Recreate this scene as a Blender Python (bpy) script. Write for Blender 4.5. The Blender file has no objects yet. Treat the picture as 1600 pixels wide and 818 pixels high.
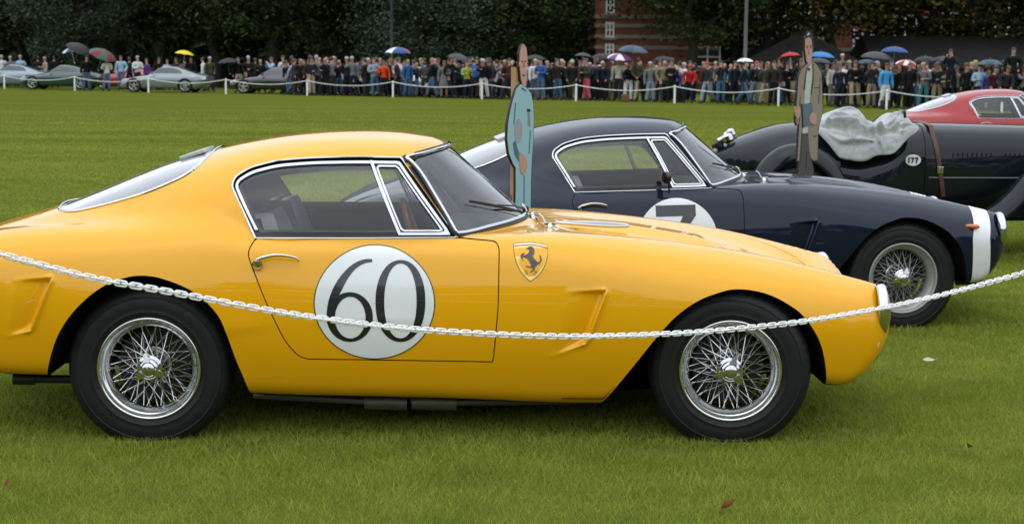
import bpy, bmesh, math, random
import numpy as np
from mathutils import Vector, Matrix
R = math.radians
scene = bpy.context.scene
COL = scene.collection
rng = np.random.default_rng(7); random.seed(7)

# ---------------------------------------------------------------- camera
cam_d = bpy.data.cameras.new('camera'); cam = bpy.data.objects.new('camera', cam_d); COL.objects.link(cam)
cam_d.sensor_width = 36.0; cam_d.lens = 36.0*2584.0/1600.0; cam_d.clip_start = .05; cam_d.clip_end = 3000
PITCH, ROLL = R(6.84), R(0.5)
_f = Vector((0, math.cos(PITCH), -math.sin(PITCH))); _r = Vector((1, 0, 0)); _u = _r.cross(_f)
_R = _r*math.cos(ROLL)+_u*math.sin(ROLL); _U = -_r*math.sin(ROLL)+_u*math.cos(ROLL)
cam.matrix_world = Matrix(((_R.x, _U.x, -_f.x, 0), (_R.y, _U.y, -_f.y, 0), (_R.z, _U.z, -_f.z, 1.555), (0, 0, 0, 1)))
cam_d.dof.use_dof = True; cam_d.dof.focus_distance = 7.2; cam_d.dof.aperture_fstop = 7.5
scene.camera = cam

# ---------------------------------------------------------------- sky: bright overcast
SUN_EL, SUN_AZ = R(64), R(205)            # azimuth clockwise from +Y: light comes from behind the camera, a little from the left
world = bpy.data.worlds.new('World'); scene.world = world; world.use_nodes = True
wn = world.node_tree; wn.nodes.clear()
sky = wn.nodes.new('ShaderNodeTexSky'); sky.sky_type = 'NISHITA'; sky.sun_disc = False
sky.sun_elevation = SUN_EL; sky.sun_rotation = SUN_AZ; sky.air_density = 1.0; sky.dust_density = 4.0; sky.ozone_density = 1.0
hs = wn.nodes.new('ShaderNodeHueSaturation'); hs.inputs['Saturation'].default_value = .22
tc = wn.nodes.new('ShaderNodeTexCoord')
nz = wn.nodes.new('ShaderNodeTexNoise'); nz.inputs['Scale'].default_value = 2.2; nz.inputs['Detail'].default_value = 5; nz.inputs['Roughness'].default_value = .55
mp = wn.nodes.new('ShaderNodeMapping'); mp.inputs['Scale'].default_value = (1, 1, 2.5)
cr = wn.nodes.new('ShaderNodeMapRange'); cr.inputs['From Min'].default_value = .3; cr.inputs['From Max'].default_value = .7; cr.inputs['To Min'].default_value = 10.5; cr.inputs['To Max'].default_value = 15.5
cc = wn.nodes.new('ShaderNodeCombineColor')
mx = wn.nodes.new('ShaderNodeMix'); mx.data_type = 'RGBA'; mx.inputs[0].default_value = .85     # cloud deck over the clear-sky model
tint = wn.nodes.new('ShaderNodeMix'); tint.data_type = 'RGBA'; tint.blend_type = 'MULTIPLY'; tint.inputs[0].default_value = 1; tint.inputs[7].default_value = (.90, .98, 1.09, 1)
bg = wn.nodes.new('ShaderNodeBackground'); bg.inputs['Strength'].default_value = .15
wo = wn.nodes.new('ShaderNodeOutputWorld')
L = wn.links.new
L(sky.outputs[0], hs.inputs['Color']); L(tc.outputs['Generated'], mp.inputs[0]); L(mp.outputs[0], nz.inputs['Vector']); L(nz.outputs['Fac'], cr.inputs['Value'])
sx = wn.nodes.new('ShaderNodeSeparateXYZ'); L(tc.outputs['Generated'], sx.inputs[0])      # overcast skies are about three times brighter overhead than at the horizon
gr = wn.nodes.new('ShaderNodeMapRange'); gr.inputs['From Min'].default_value = 0; gr.inputs['From Max'].default_value = 1; gr.inputs['To Min'].default_value = .58; gr.inputs['To Max'].default_value = 1.0; L(sx.outputs['Z'], gr.inputs['Value'])
gm = wn.nodes.new('ShaderNodeMath'); gm.operation = 'MULTIPLY'; L(cr.outputs[0], gm.inputs[0]); L(gr.outputs[0], gm.inputs[1])
for i in range(3): L(gm.outputs[0], cc.inputs[i])
L(cc.outputs[0], tint.inputs[6]); L(hs.outputs[0], mx.inputs[6]); L(tint.outputs[2], mx.inputs[7]); L(mx.outputs[2], bg.inputs['Color']); L(bg.outputs[0], wo.inputs[0])
sun_d = bpy.data.lights.new('sun', 'SUN'); sun_d.energy = .6; sun_d.angle = R(150); sun_d.color = (1, .97, .92)
sun = bpy.data.objects.new('sun', sun_d); COL.objects.link(sun)
_sd = Vector((math.sin(SUN_AZ)*math.cos(SUN_EL), math.cos(SUN_AZ)*math.cos(SUN_EL), math.sin(SUN_EL)))
sun.rotation_euler = _sd.to_track_quat('Z', 'Y').to_euler()
vs = scene.view_settings; vs.view_transform = 'Standard'; vs.look = 'None'; vs.gamma = 1; vs.exposure = -0.08; vs.use_curve_mapping = False
scene.cycles.use_denoising = True; scene.cycles.max_bounces = 8; scene.cycles.transparent_max_bounces = 16
scene.cycles.caustics_reflective = False; scene.cycles.caustics_refractive = False

# ---------------------------------------------------------------- helpers
def at_ground(px, py, z=0.0):
    """where the sight line through a photo pixel (1600 wide) meets the level z"""
    d = _f+_R*((px-800)/2584.)-_U*((py-409)/2584.); t = (z-1.555)/d.z
    return Vector((0, 0, 1.555))+d*t
def at_depth(px, py, y):
    d = _f+_R*((px-800)/2584.)-_U*((py-409)/2584.); return Vector((0, 0, 1.555))+d*(y/d.y)
def srgb(r, g, b):
    f = lambda c: (c/255/12.92 if c/255 <= .04045 else ((c/255+.055)/1.055)**2.4)
    return (f(r), f(g), f(b))
MATS = {}
def mat(name, col, rough=.5, metal=0., spec=.5, coat=0., coat_rough=.03, var=0., vscale=8., bump=0., bscale=60., sub=0., emit=None, rvar=0.):
    if name in MATS: return MATS[name]
    m = bpy.data.materials.new(name); m.use_nodes = True; nt = m.node_tree; b = nt.nodes['Principled BSDF']
    b.inputs['Base Color'].default_value = (*col, 1); b.inputs['Roughness'].default_value = rough; b.inputs['Metallic'].default_value = metal
    b.inputs['Specular IOR Level'].default_value = spec; b.inputs['Coat Weight'].default_value = coat; b.inputs['Coat Roughness'].default_value = coat_rough
    if var or bump or rvar:
        t = nt.nodes.new('ShaderNodeTexCoord')
        if var or rvar:
            n = nt.nodes.new('ShaderNodeTexNoise'); n.inputs['Scale'].default_value = vscale; n.inputs['Detail'].default_value = 6; nt.links.new(t.outputs['Object'], n.inputs['Vector'])
            if var:
                r = nt.nodes.new('ShaderNodeMapRange'); r.inputs['From Min'].default_value = .3; r.inputs['From Max'].default_value = .7; r.inputs['To Min'].default_value = 1-var; r.inputs['To Max'].default_value = 1+var
                mm = nt.nodes.new('ShaderNodeMix'); mm.data_type = 'RGBA'; mm.blend_type = 'MULTIPLY'; mm.inputs[0].default_value = 1; mm.inputs[6].default_value = (*col, 1)
                nt.links.new(n.outputs['Fac'], r.inputs['Value']); nt.links.new(r.outputs[0], mm.inputs[7]); nt.links.new(mm.outputs[2], b.inputs['Base Color'])
            if rvar:
                r2 = nt.nodes.new('ShaderNodeMapRange'); r2.inputs['From Min'].default_value = .3; r2.inputs['From Max'].default_value = .7; r2.inputs['To Min'].default_value = max(0, rough-rvar); r2.inputs['To Max'].default_value = rough+rvar
                nt.links.new(n.outputs['Fac'], r2.inputs['Value']); nt.links.new(r2.outputs[0], b.inputs['Roughness'])
        if bump:
            n2 = nt.nodes.new('ShaderNodeTexNoise'); n2.inputs['Scale'].default_value = bscale; n2.inputs['Detail'].default_value = 4; nt.links.new(t.outputs['Object'], n2.inputs['Vector'])
            bp = nt.nodes.new('ShaderNodeBump'); bp.inputs['Strength'].default_value = bump; bp.inputs['Distance'].default_value = .02
            nt.links.new(n2.outputs['Fac'], bp.inputs['Height']); nt.links.new(bp.outputs[0], b.inputs['Normal'])
    MATS[name] = m; return m
def glass_mat(name, tint, refl=1.0, haze=0.0):
    """thin car glass: clear film that still mirrors the sky by Fresnel, with a little pale diffuse haze mixed in"""
    if name in MATS: return MATS[name]
    m = bpy.data.materials.new(name); m.use_nodes = True; nt = m.node_tree; nt.nodes.clear()
    o = nt.nodes.new('ShaderNodeOutputMaterial'); tr = nt.nodes.new('ShaderNodeBsdfTransparent'); tr.inputs[0].default_value = (*tint, 1)
    g = nt.nodes.new('ShaderNodeBsdfGlossy'); g.inputs['Roughness'].default_value = .02; g.inputs['Color'].default_value = (1, 1, 1, 1)
    fr = nt.nodes.new('ShaderNodeFresnel'); fr.inputs[0].default_value = 1.55
    mu = nt.nodes.new('ShaderNodeMath'); mu.operation = 'MULTIPLY_ADD'; mu.inputs[1].default_value = 1.6*refl; mu.inputs[2].default_value = .004; mu.use_clamp = True
    ms = nt.nodes.new('ShaderNodeMixShader'); df = nt.nodes.new('ShaderNodeBsdfDiffuse'); df.inputs[0].default_value = (.55, .58, .6, 1); m2 = nt.nodes.new('ShaderNodeMixShader'); m2.inputs[0].default_value = haze
    nt.links.new(fr.outputs[0], mu.inputs[0]); nt.links.new(mu.outputs[0], ms.inputs[0]); nt.links.new(tr.outputs[0], ms.inputs[1]); nt.links.new(g.outputs[0], ms.inputs[2])
    nt.links.new(ms.outputs[0], m2.inputs[1]); nt.links.new(df.outputs[0], m2.inputs[2]); nt.links.new(m2.outputs[0], o.inputs[0])
    MATS[name] = m; return m
def new_mesh(name, V, Fc, smooth=True, sharp=None):
    me = bpy.data.meshes.new(name); me.from_pydata([tuple(v) for v in V], [], [tuple(f) for f in Fc]); me.update()
    if smooth: me.polygons.foreach_set('use_smooth', [True]*len(me.polygons))
    if sharp is not None: me.set_sharp_from_angle(angle=R(sharp))
    me.materials.append(None)
    return me
def put(name, me, material, parent=None, loc=None, rot=None, scale=None):
    o = bpy.data.objects.new(name, me); COL.objects.link(o)
    if material is not None and me is not None:
        if not me.materials: me.materials.append(None)
        o.material_slots[0].link = 'OBJECT'; o.material_slots[0].material = material
    if parent is not None: o.parent = parent
    if loc is not None: o.location = loc
    if rot is not None: o.rotation_euler = rot
    if scale is not None: o.scale = scale if hasattr(scale, '__len__') else (scale,)*3
    return o
def tag(o, label=None, cat=None, group=None, kind=None):
    if label: o['label'] = label
    if cat: o['category'] = cat
    if group: o['group'] = group
    if kind: o['kind'] = kind
    return o
def thing(name, label, cat, loc=(0, 0, 0), rz=0., group=None):
    o = bpy.data.objects.new(name, None); COL.objects.link(o); o.location = loc; o.rotation_euler = (0, 0, rz); o.empty_display_size = .1
    return tag(o, label, cat, group)
class MB:
    """collects shapes into one mesh"""
    def __init__(s): s.V = []; s.F = []
    def add(s, V, Fc):
        n = len(s.V); s.V += [tuple(v) for v in V]; s.F += [tuple(i+n for i in f) for f in Fc]; return s
    def box(s, c, d, rz=0., bev=0., ry=0., rx=0.):
        bm = bmesh.new(); bmesh.ops.create_cube(bm, size=1)
        for v in bm.verts: v.co = Vector((v.co.x*d[0], v.co.y*d[1], v.co.z*d[2]))
        if bev: bmesh.ops.bevel(bm, geom=bm.edges[:], offset=bev, segments=2, profile=.7, affect='EDGES')
        M = Matrix.Translation(c) @ Matrix.Rotation(rz, 4, 'Z') @ Matrix.Rotation(ry, 4, 'Y') @ Matrix.Rotation(rx, 4, 'X')
        bm.verts.index_update(); s.add([M @ v.co for v in bm.verts], [[v.index for v in f.verts] for f in bm.faces]); bm.free(); return s
    def tube(s, pts, r, n=8, closed=False, cap=True, flat=None):
        P = np.array(pts, float); m = len(P); r = np.broadcast_to(np.asarray(r, float), (m,))
        T = np.zeros_like(P)
        for i in range(m):
            a = P[(i-1) % m] if (closed or i > 0) else P[i]; b = P[(i+1) % m] if (closed or i < m-1) else P[i]
            T[i] = b-a
        T /= np.maximum(np.linalg.norm(T, axis=1), 1e-9)[:, None]
        up = np.array([0, 0, 1.]) if abs(T[0][2]) < .9 else np.array([1., 0, 0])
        N = np.cross(up, T[0]); N /= np.linalg.norm(N); rings = []
        for i in range(m):
            N = N-T[i]*(N@T[i]); N /= max(np.linalg.norm(N), 1e-9); B = np.cross(T[i], N)
            a = np.linspace(0, 2*np.pi, n, endpoint=False)
            fa, fb = (1, 1) if flat is None else flat
            rings.append(P[i]+r[i]*(np.cos(a)[:, None]*N*fa+np.sin(a)[:, None]*B*fb))
        V = np.concatenate(rings); F = []
        for i in range(m if closed else m-1):
            j = (i+1) % m
            for k in range(n): F.append((i*n+k, i*n+(k+1) % n, j*n+(k+1) % n, j*n+k))
        if cap and not closed: F.append(tuple(range(n-1, -1, -1))); F.append(tuple((m-1)*n+k for k in range(n)))
        return s.add(V, F)
    def lathe(s, prof, n=32, axis='Z', c=(0, 0, 0), caps=False):
        """prof: (radius, along-axis) pairs"""
        V = []; F = []; m = len(prof)
        for r, h in prof:
            for k in range(n):
                a = 2*math.pi*k/n; u, v = r*math.cos(a), r*math.sin(a)
                p = {'Z': (u, v, h), 'Y': (u, h, v), 'X': (h, u, v)}[axis]; V.append((p[0]+c[0], p[1]+c[1], p[2]+c[2]))
        for i in range(m-1):
            for k in range(n):
                q = (i*n+k, i*n+(k+1) % n, (i+1)*n+(k+1) % n, (i+1)*n+k); F.append(q if axis != 'Y' else q[::-1])
        if caps:
            F.append(tuple(range(n))); F.append(tuple((m-1)*n+k for k in range(n)))
        return s.add(V, F)
    def prism(s, poly, d0, d1, plane='XZ'):
        """flat outline given thickness; plane XZ extrudes along y, XY along z, YZ along x"""
        n = len(poly); mk = {'XZ': lambda p, d: (p[0], d, p[1]), 'XY': lambda p, d: (p[0], p[1], d), 'YZ': lambda p, d: (d, p[0], p[1])}[plane]
        V = [mk(p, d0) for p in poly]+[mk(p, d1) for p in poly]
        F = [tuple(range(n)), tuple(range(2*n-1, n-1, -1))]+[(i, (i+1) % n, n+(i+1) % n, n+i) for i in range(n)]
        return s.add(V, F)
    def mesh(s, name, smooth=True, sharp=40): return new_mesh(name, s.V, s.F, smooth, sharp)
    def build(s, name, material, parent=None, smooth=True, sharp=40, **k): return put(name, s.mesh(name, smooth, sharp), material, parent, **k)
def catmull(P, n=8, closed=False):
    P = np.array(P, float); m = len(P); out = []
    for i in range(m if closed else m-1):
        if closed: p0, p1, p2, p3 = P[(i-1) % m], P[i], P[(i+1) % m], P[(i+2) % m]
        else: p0, p1, p2, p3 = P[max(i-1, 0)], P[i], P[i+1], P[min(i+2, m-1)]
        for t in np.linspace(0, 1, n, endpoint=False):
            out.append(.5*((2*p1)+(p2-p0)*t+(2*p0-5*p1+4*p2-p3)*t*t+(3*p1-p0-3*p2+p3)*t**3))
    if not closed: out.append(P[-1])
    return np.array(out)
def round_poly(P, r, n=5):
    """polygon with rounded corners; r a number or one per corner"""
    P = np.array(P, float); m = len(P); r = np.broadcast_to(np.asarray(r, float), (m,)); out = []
    for i in range(m):
        a, b, c = P[(i-1) % m], P[i], P[(i+1) % m]; la, lc = np.linalg.norm(a-b), np.linalg.norm(c-b)
        q = min(r[i], .45*la, .45*lc)
        if q < 1e-5: out.append(b); continue
        p0 = b+(a-b)/la*q; p2 = b+(c-b)/lc*q
        for t in np.linspace(0, 1, n+1): out.append((1-t)**2*p0+2*t*(1-t)*b+t*t*p2)
    return np.array(out)
def sd_poly(x, y, poly):
    """signed distance to a polygon, negative inside"""
    x = np.asarray(x, float); y = np.asarray(y, float); P = np.array(poly, float); Q = np.roll(P, -1, 0)
    d2 = np.full(x.shape, 1e9); ins = np.zeros(x.shape, bool)
    for (ax, ay), (bx, by) in zip(P, Q):
        ex, ey = bx-ax, by-ay; L2 = ex*ex+ey*ey
        if L2 < 1e-14: continue
        t = np.clip(((x-ax)*ex+(y-ay)*ey)/L2, 0, 1)
        d2 = np.minimum(d2, (x-ax-t*ex)**2+(y-ay-t*ey)**2)
        if ay != by: ins ^= ((ay > y) != (by > y)) & (x < (bx-ax)*(y-ay)/(by-ay)+ax)
    return np.sqrt(d2)*np.where(ins, -1, 1)
def clip(V, Fc, g):
    """keep the part of a mesh where g < 0"""
    V = np.asarray(V, float); g = np.where(np.abs(g) < 1e-7, 1e-7, g); neg = (g < 0).tolist(); gl = g.tolist()
    newV = []; cache = {}; out = []; base = len(V)
    def cross(i, j):
        key = (i, j) if i < j else (j, i)
        k = cache.get(key)
        if k is None:
            t = gl[i]/(gl[i]-gl[j]); newV.append(V[i]+(V[j]-V[i])*t); k = base+len(newV)-1; cache[key] = k
        return k
    for f in Fc:
        s = [neg[i] for i in f]
        if all(s): out.append(f); continue
        if not any(s): continue
        q = []
        for a in range(len(f)):
            i, j = f[a], f[(a+1) % len(f)]
            if neg[i]: q.append(i)
            if neg[i] != neg[j]: q.append(cross(i, j))
        if len(q) >= 3: out.append(tuple(q))
    VV = np.vstack([V, np.array(newV)]) if newV else V
    used = np.zeros(len(VV), bool)
    for f in out: used[list(f)] = True
    idx = np.cumsum(used)-1
    return VV[used], [tuple(int(idx[i]) for i in f) for f in out]
# ---------------------------------------------------------------- coachwork of the sports coupe (local frame: x forward from rear axle, z up)
class Spline:
    """natural cubic spline"""
    def __init__(s, pts):
        p = np.array(pts, float); s.x = p[:, 0]; s.y = p[:, 1]; n = len(p)
        h = np.diff(s.x); A = np.eye(n); b = np.zeros(n)
        for i in range(1, n-1):
            A[i, i-1] = h[i-1]; A[i, i] = 2*(h[i-1]+h[i]); A[i, i+1] = h[i]
            b[i] = 6*((s.y[i+1]-s.y[i])/h[i] - (s.y[i]-s.y[i-1])/h[i-1])
        s.m = np.linalg.solve(A, b); s.h = h
    def __call__(s, x):
        x = np.asarray(x, float); xc = np.clip(x, s.x[0], s.x[-1])
        i = np.clip(np.searchsorted(s.x, xc)-1, 0, len(s.x)-2); h = s.h[i]
        a = (s.x[i+1]-xc)/h; b = (xc-s.x[i])/h
        return a*s.y[i]+b*s.y[i+1]+((a**3-a)*s.m[i]+(b**3-b)*s.m[i+1])*h*h/6
def smax(a, b, k):
    h = np.maximum(k-np.abs(a-b), 0)/k
    return np.maximum(a, b)+h*h*k*0.25
def smin(a, b, k): return -smax(-a, -b, k)
def sstep(a, b, x):
    t = np.clip((x-a)/(b-a), 0, 1); return t*t*(3-2*t)
S_W = Spline([(-1.05,.70),(-.8,.765),(-.6,.80),(-.3,.833),(0,.845),(.4,.832),(.8,.808),(1.2,.80),(1.6,.808),(2.0,.822),(2.4,.825),(2.7,.795),(2.9,.748),(3.02,.705),(3.15,.64)])
S_ZW = Spline([(-1.05,.58),(-.5,.58),(0,.57),(.6,.54),(1.2,.53),(2.0,.54),(2.6,.52),(3.15,.48)])
S_HOOD = Spline([(1.2,.855),(1.55,.853),(1.8,.834),(2.1,.795),(2.4,.742),(2.7,.660),(2.88,.585),(3.0,.52),(3.15,.43)])
S_FEND = Spline([(1.0,.832),(1.3,.845),(1.65,.852),(2.0,.832),(2.3,.800),(2.565,.760),(2.81,.708),(2.95,.678),(3.05,.660),(3.2,.632)])
S_HAUN = Spline([(-1.1,.70),(-.9,.785),(-.6,.855),(-.33,.876),(.06,.893),(.22,.886),(.36,.858),(.46,.842),(.62,.836),(1.0,.834)])
S_ROOF = Spline([(-1.0,.74),(-.81,.805),(-.6,.88),(-.46,.932),(-.174,1.048),(.016,1.118),(.148,1.157),(.33,1.2),(.594,1.239),(.804,1.250),(1.014,1.243),(1.152,1.222),(1.35,1.17)])
S_TAPER = Spline([(-1.0,.43),(-.7,.30),(-.45,.195),(-.2,.115),(0,.066),(.2,.030),(.4,.010),(.6,.0),(.9,.002),(1.1,.012),(1.3,.03)])
S_BOT = Spline([(-1.05,.38),(-.8,.29),(-.6,.262),(-.3,.258),(.1,.215),(.42,.185),(.86,.168),(1.42,.152),(1.86,.142),(2.2,.17),(2.6,.225),(2.75,.235),(2.9,.215),(3.1,.24)])
S_KTS = Spline([(-1.05,.16),(-.3,.13),(.1,.11),(.5,.075),(1.0,.07),(1.4,.10),(1.8,.17),(2.2,.24),(2.7,.26),(3.1,.22)])
def F_body(x, y, z):
    ay = np.abs(y); W = S_W(x); zw = S_ZW(x)
    up = np.maximum(z-zw, 0); dn = np.maximum(zw-z, 0)
    kt = .80+.45*sstep(.5, -.2, x)
    side = (ay-(W-kt*up**2-.62*dn**2))*.97
    front = S_HOOD(x)+(S_FEND(x)-S_HOOD(x))*sstep(.20, .60, ay)-.04*(1-sstep(.1, .35, ay))*0
    # long scoop in the middle of the bonnet
    sx = sstep(1.60, 2.05, x)*(1-sstep(2.34, 2.52, x)); sy = 1-sstep(.08, .20, ay)
    front = front+.032*sx*sy
    rear = S_HAUN(x)-.03*(.62-np.minimum(ay, .62))
    t = sstep(.7, 1.25, x)
    top = (z-(rear*(1-t)+front*t))*.96
    f = smax(side, top, S_KTS(x))
    nose = (x-(3.185-.27*ay**2-2.4*np.maximum(.47-z, 0)**2-.7*np.maximum(z-.47, 0)**2))
    tail = (-x-(1.03-.30*ay**2-.5*np.abs(z-.62)**1.5))
    f = smax(f, nose, .06); f = smax(f, tail, .16)
    f = smax(f, S_BOT(x)-z, .07)
    return f
def F_green(x, y, z):
    ay = np.abs(y); u = z-.83
    side = (ay-(.722-.27*u-.62*np.maximum(u, 0)**2-S_TAPER(x)))*.93
    rc = .30+(.17-.30)*sstep(-.2, .5, x)
    roof = (z-(S_ROOF(x)-rc*ay**2-.25*ay**4))*.95
    wind = (x-(1.572-1.14*(z-.88)-.78*ay**2))/np.sqrt(2.3+(1.5*ay)**2)
    f = smax(side, roof, .17)
    f = smax(f, wind, .035)
    f = smax(f, (-x-.97)*.5, .1)
    return smax(f, .5-z, .02)
def F_car(x, y, z):
    k = .075-.06*sstep(.25, .6, x)
    return smin(F_body(x, y, z), F_green(x, y, z), k)
def car_surface_side(x, z, off=0.0):
    """outer |y| of the coachwork at (x, z)"""
    x = np.asarray(x, float); z = np.asarray(z, float)
    lo = np.full(np.broadcast(x, z).shape, .30); hi = np.full(lo.shape, .95)
    for _ in range(30):
        m = .5*(lo+hi); ins = F_car(x, m, z) < 0
        lo = np.where(ins, m, lo); hi = np.where(ins, hi, m)
    return lo+off
def car_surface_top(x, y, off=0.0):
    x = np.asarray(x, float); y = np.asarray(y, float)
    lo = np.full(np.broadcast(x, y).shape, .45); hi = np.full(lo.shape, 1.4)
    for _ in range(30):
        m = .5*(lo+hi); ins = F_car(x, y, m) < 0
        lo = np.where(ins, m, lo); hi = np.where(ins, hi, m)
    return lo+off
# ---------------------------------------------------------------- coupe meshes, shared by the yellow, the navy and the red car
def grad_n(V):
    V = np.asarray(V, float); e = 2e-3; n = np.zeros_like(V)
    for a in range(3):
        d = np.zeros(3); d[a] = e; P = V+d; Q = V-d
        n[:, a] = F_car(P[:, 0], P[:, 1], P[:, 2])-F_car(Q[:, 0], Q[:, 1], Q[:, 2])
    return n/np.maximum(np.linalg.norm(n, axis=1), 1e-9)[:, None]
def offs(V, d): return np.asarray(V)+grad_n(V)*d
def master_surface():
    xs = np.concatenate([-1.03+.06*(1-np.cos(np.linspace(0, np.pi/2, 7)))[:-1], np.arange(-.97, 3.115, .0135), 3.12+.069*np.sin(np.linspace(0, np.pi/2, 8))])
    nt = 288; th = np.linspace(-np.pi/2, 3*np.pi/2, nt, endpoint=False)
    X = np.repeat(xs[:, None], nt, 1); c, s = -np.cos(th)[None], np.sin(th)[None]; z0 = .46
    rs = np.linspace(0.02, 1.15, 170); best = np.full(X.shape, .004)
    for r in rs:
        ins = F_car(X, r*c, z0+r*s) < 0; best = np.where(ins, r, best)
    lo = best.copy(); hi = best+(rs[1]-rs[0])
    for _ in range(14):
        m = .5*(lo+hi); ins = F_car(X, m*c, z0+m*s) < 0; lo = np.where(ins, m, lo); hi = np.where(ins, hi, m)
    V = np.stack([X, lo*c, z0+lo*s], -1).reshape(-1, 3); n = len(xs); F = []
    for i in range(n-1):
        for j in range(nt):
            k = (j+1) % nt; F.append((i*nt+j, i*nt+k, (i+1)*nt+k, (i+1)*nt+j))
    F.append(tuple(range(nt))[::-1]); F.append(tuple((n-1)*nt+j for j in range(nt)))
    f = F[(n//2)*nt+nt//4]; a, b, d = V[f[0]], V[f[1]], V[f[3]]
    if np.cross(b-a, d-a) @ grad_n(V[f[0]][None])[0] < 0: F = [q[::-1] for q in F]
    return V, F
def front_x(y, z):
    y = np.asarray(y, float); z = np.asarray(z, float); lo = np.full(y.shape, .9); hi = np.full(y.shape, 1.9)
    for _ in range(30):
        m = .5*(lo+hi); ins = F_green(m, y, z) < 0; lo = np.where(ins, m, lo); hi = np.where(ins, hi, m)
    return lo
def on_side(P, off=0., sgn=-1):
    P = np.asarray(P, float); V = np.stack([P[:, 0], sgn*car_surface_side(P[:, 0], P[:, 1]), P[:, 1]], 1)
    return offs(V, off) if off else V
def on_top(P, off=0.):
    P = np.asarray(P, float); V = np.stack([P[:, 0], P[:, 1], car_surface_top(P[:, 0], P[:, 1])], 1)
    return offs(V, off) if off else V
def on_front(P, off=0.):
    P = np.asarray(P, float); V = np.stack([front_x(P[:, 0], P[:, 1]), P[:, 0], P[:, 1]], 1)
    return V+np.array([.65, 0, .75])*off
ARCH_F = [(1.70,-.08),(1.869,.158),(2.056,.421),(2.146,.529),(2.242,.600),(2.341,.636),(2.40,.646),(2.47,.641),(2.542,.623),(2.616,.587),(2.688,.532),(2.761,.421),(2.80,.268),(2.812,.1),(2.82,-.1)]
ARCH_R = [(-.44,-.1),(-.43,.20),(-.407,.306),(-.36,.434),(-.297,.532),(-.218,.611),(-.14,.662),(-.051,.690),(.02,.692),(.083,.679),(.16,.650),(.224,.613),(.275,.562),(.315,.499),(.366,.338),(.399,.239),(.43,.1),(.45,-.1)]
ARCH_F = np.vstack([ARCH_F[:2], catmull(ARCH_F[2:], 5)]); ARCH_R = catmull(ARCH_R, 5)
WIN = round_poly([(.436,.838),(.322,1.041),(.333,1.075),(.391,1.112),(.499,1.141),(.647,1.154),(.842,1.159),(1.022,1.157),(1.262,.840)], [.004,.05,.03,.05,.08,.1,.1,.012,.004], 6)
DIV = ((.892,1.157),(1.032,.838))
_w = np.array([(0,.886),(-.12,.884),(-.30,.877),(-.488,.866),(-.60,.855),(-.652,.852),(-.662,.862),(-.625,.935),(-.585,1.01),(-.54,1.085),(-.502,1.142),(-.485,1.156),(-.44,1.164),(-.30,1.178),(-.12,1.186),(0,1.188)])
WSC = np.vstack([catmull(_w, 4), (catmull(_w, 4)*[-1, 1])[-2:0:-1]])
_rw = np.array([(-.50,0),(-.492,-.15),(-.465,-.28),(-.394,-.385),(-.274,-.436),(-.086,-.480),(.033,-.482),(.115,-.460),(.165,-.39),(.183,-.25),(.188,-.10),(.188,0)])
RWN = np.vstack([catmull(_rw, 4), (catmull(_rw, 4)*[1, -1])[-2:0:-1]])
DOOR = round_poly([(.438,.837),(1.26,.839),(1.420,.828),(1.433,.805),(1.430,.567),(1.411,.338),(.964,.344),(.625,.350),(.565,.422),(.492,.579),(.409,.785)], [.003,.02,.02,.02,.05,.004,.02,.06,.12,.15,.04], 6)
_hd = np.array([(1.615,0),(1.622,-.15),(1.645,-.30),(1.69,-.40),(1.763,-.455),(1.90,-.515),(2.10,-.53),(2.40,-.515),(2.70,-.47),(2.90,-.40),(2.97,-.32),(3.0,-.15),(3.0,0)])
HOOD = np.vstack([catmull(_hd, 3), (catmull(_hd, 3)*[1, -1])[-2:0:-1]])
BOOT = round_poly([(-.93,-.36),(-.56,-.31),(-.56,.31),(-.93,.36)], .07, 5)
VENT_F = dict(A=(1.722,.632), B=(1.868,.640), C=(1.790,.425), D=(1.655,.368))
VENT_R = dict(A=(-.515,.668), B=(-.372,.680), C=(-.462,.468), D=(-.562,.440))
def vent_poly(v, m=.035):
    P = np.array([v['A'], v['B'], v['C'], v['D']]); c = P.mean(0)
    return round_poly(np.array([(v['A'][0]-.05, v['A'][1]+m), (v['B'][0]+m+.012, v['B'][1]+m), (v['C'][0]+m+.012, v['C'][1]-m*1.2), (v['D'][0]-.05, v['D'][1]-m*.9)]), .03, 4)
def seg_d(x, z, a, b):
    ex, ez = b[0]-a[0], b[1]-a[1]; t = np.clip(((x-a[0])*ex+(z-a[1])*ez)/(ex*ex+ez*ez), 0, 1)
    return np.hypot(x-a[0]-t*ex, z-a[1]-t*ez), t
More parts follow.
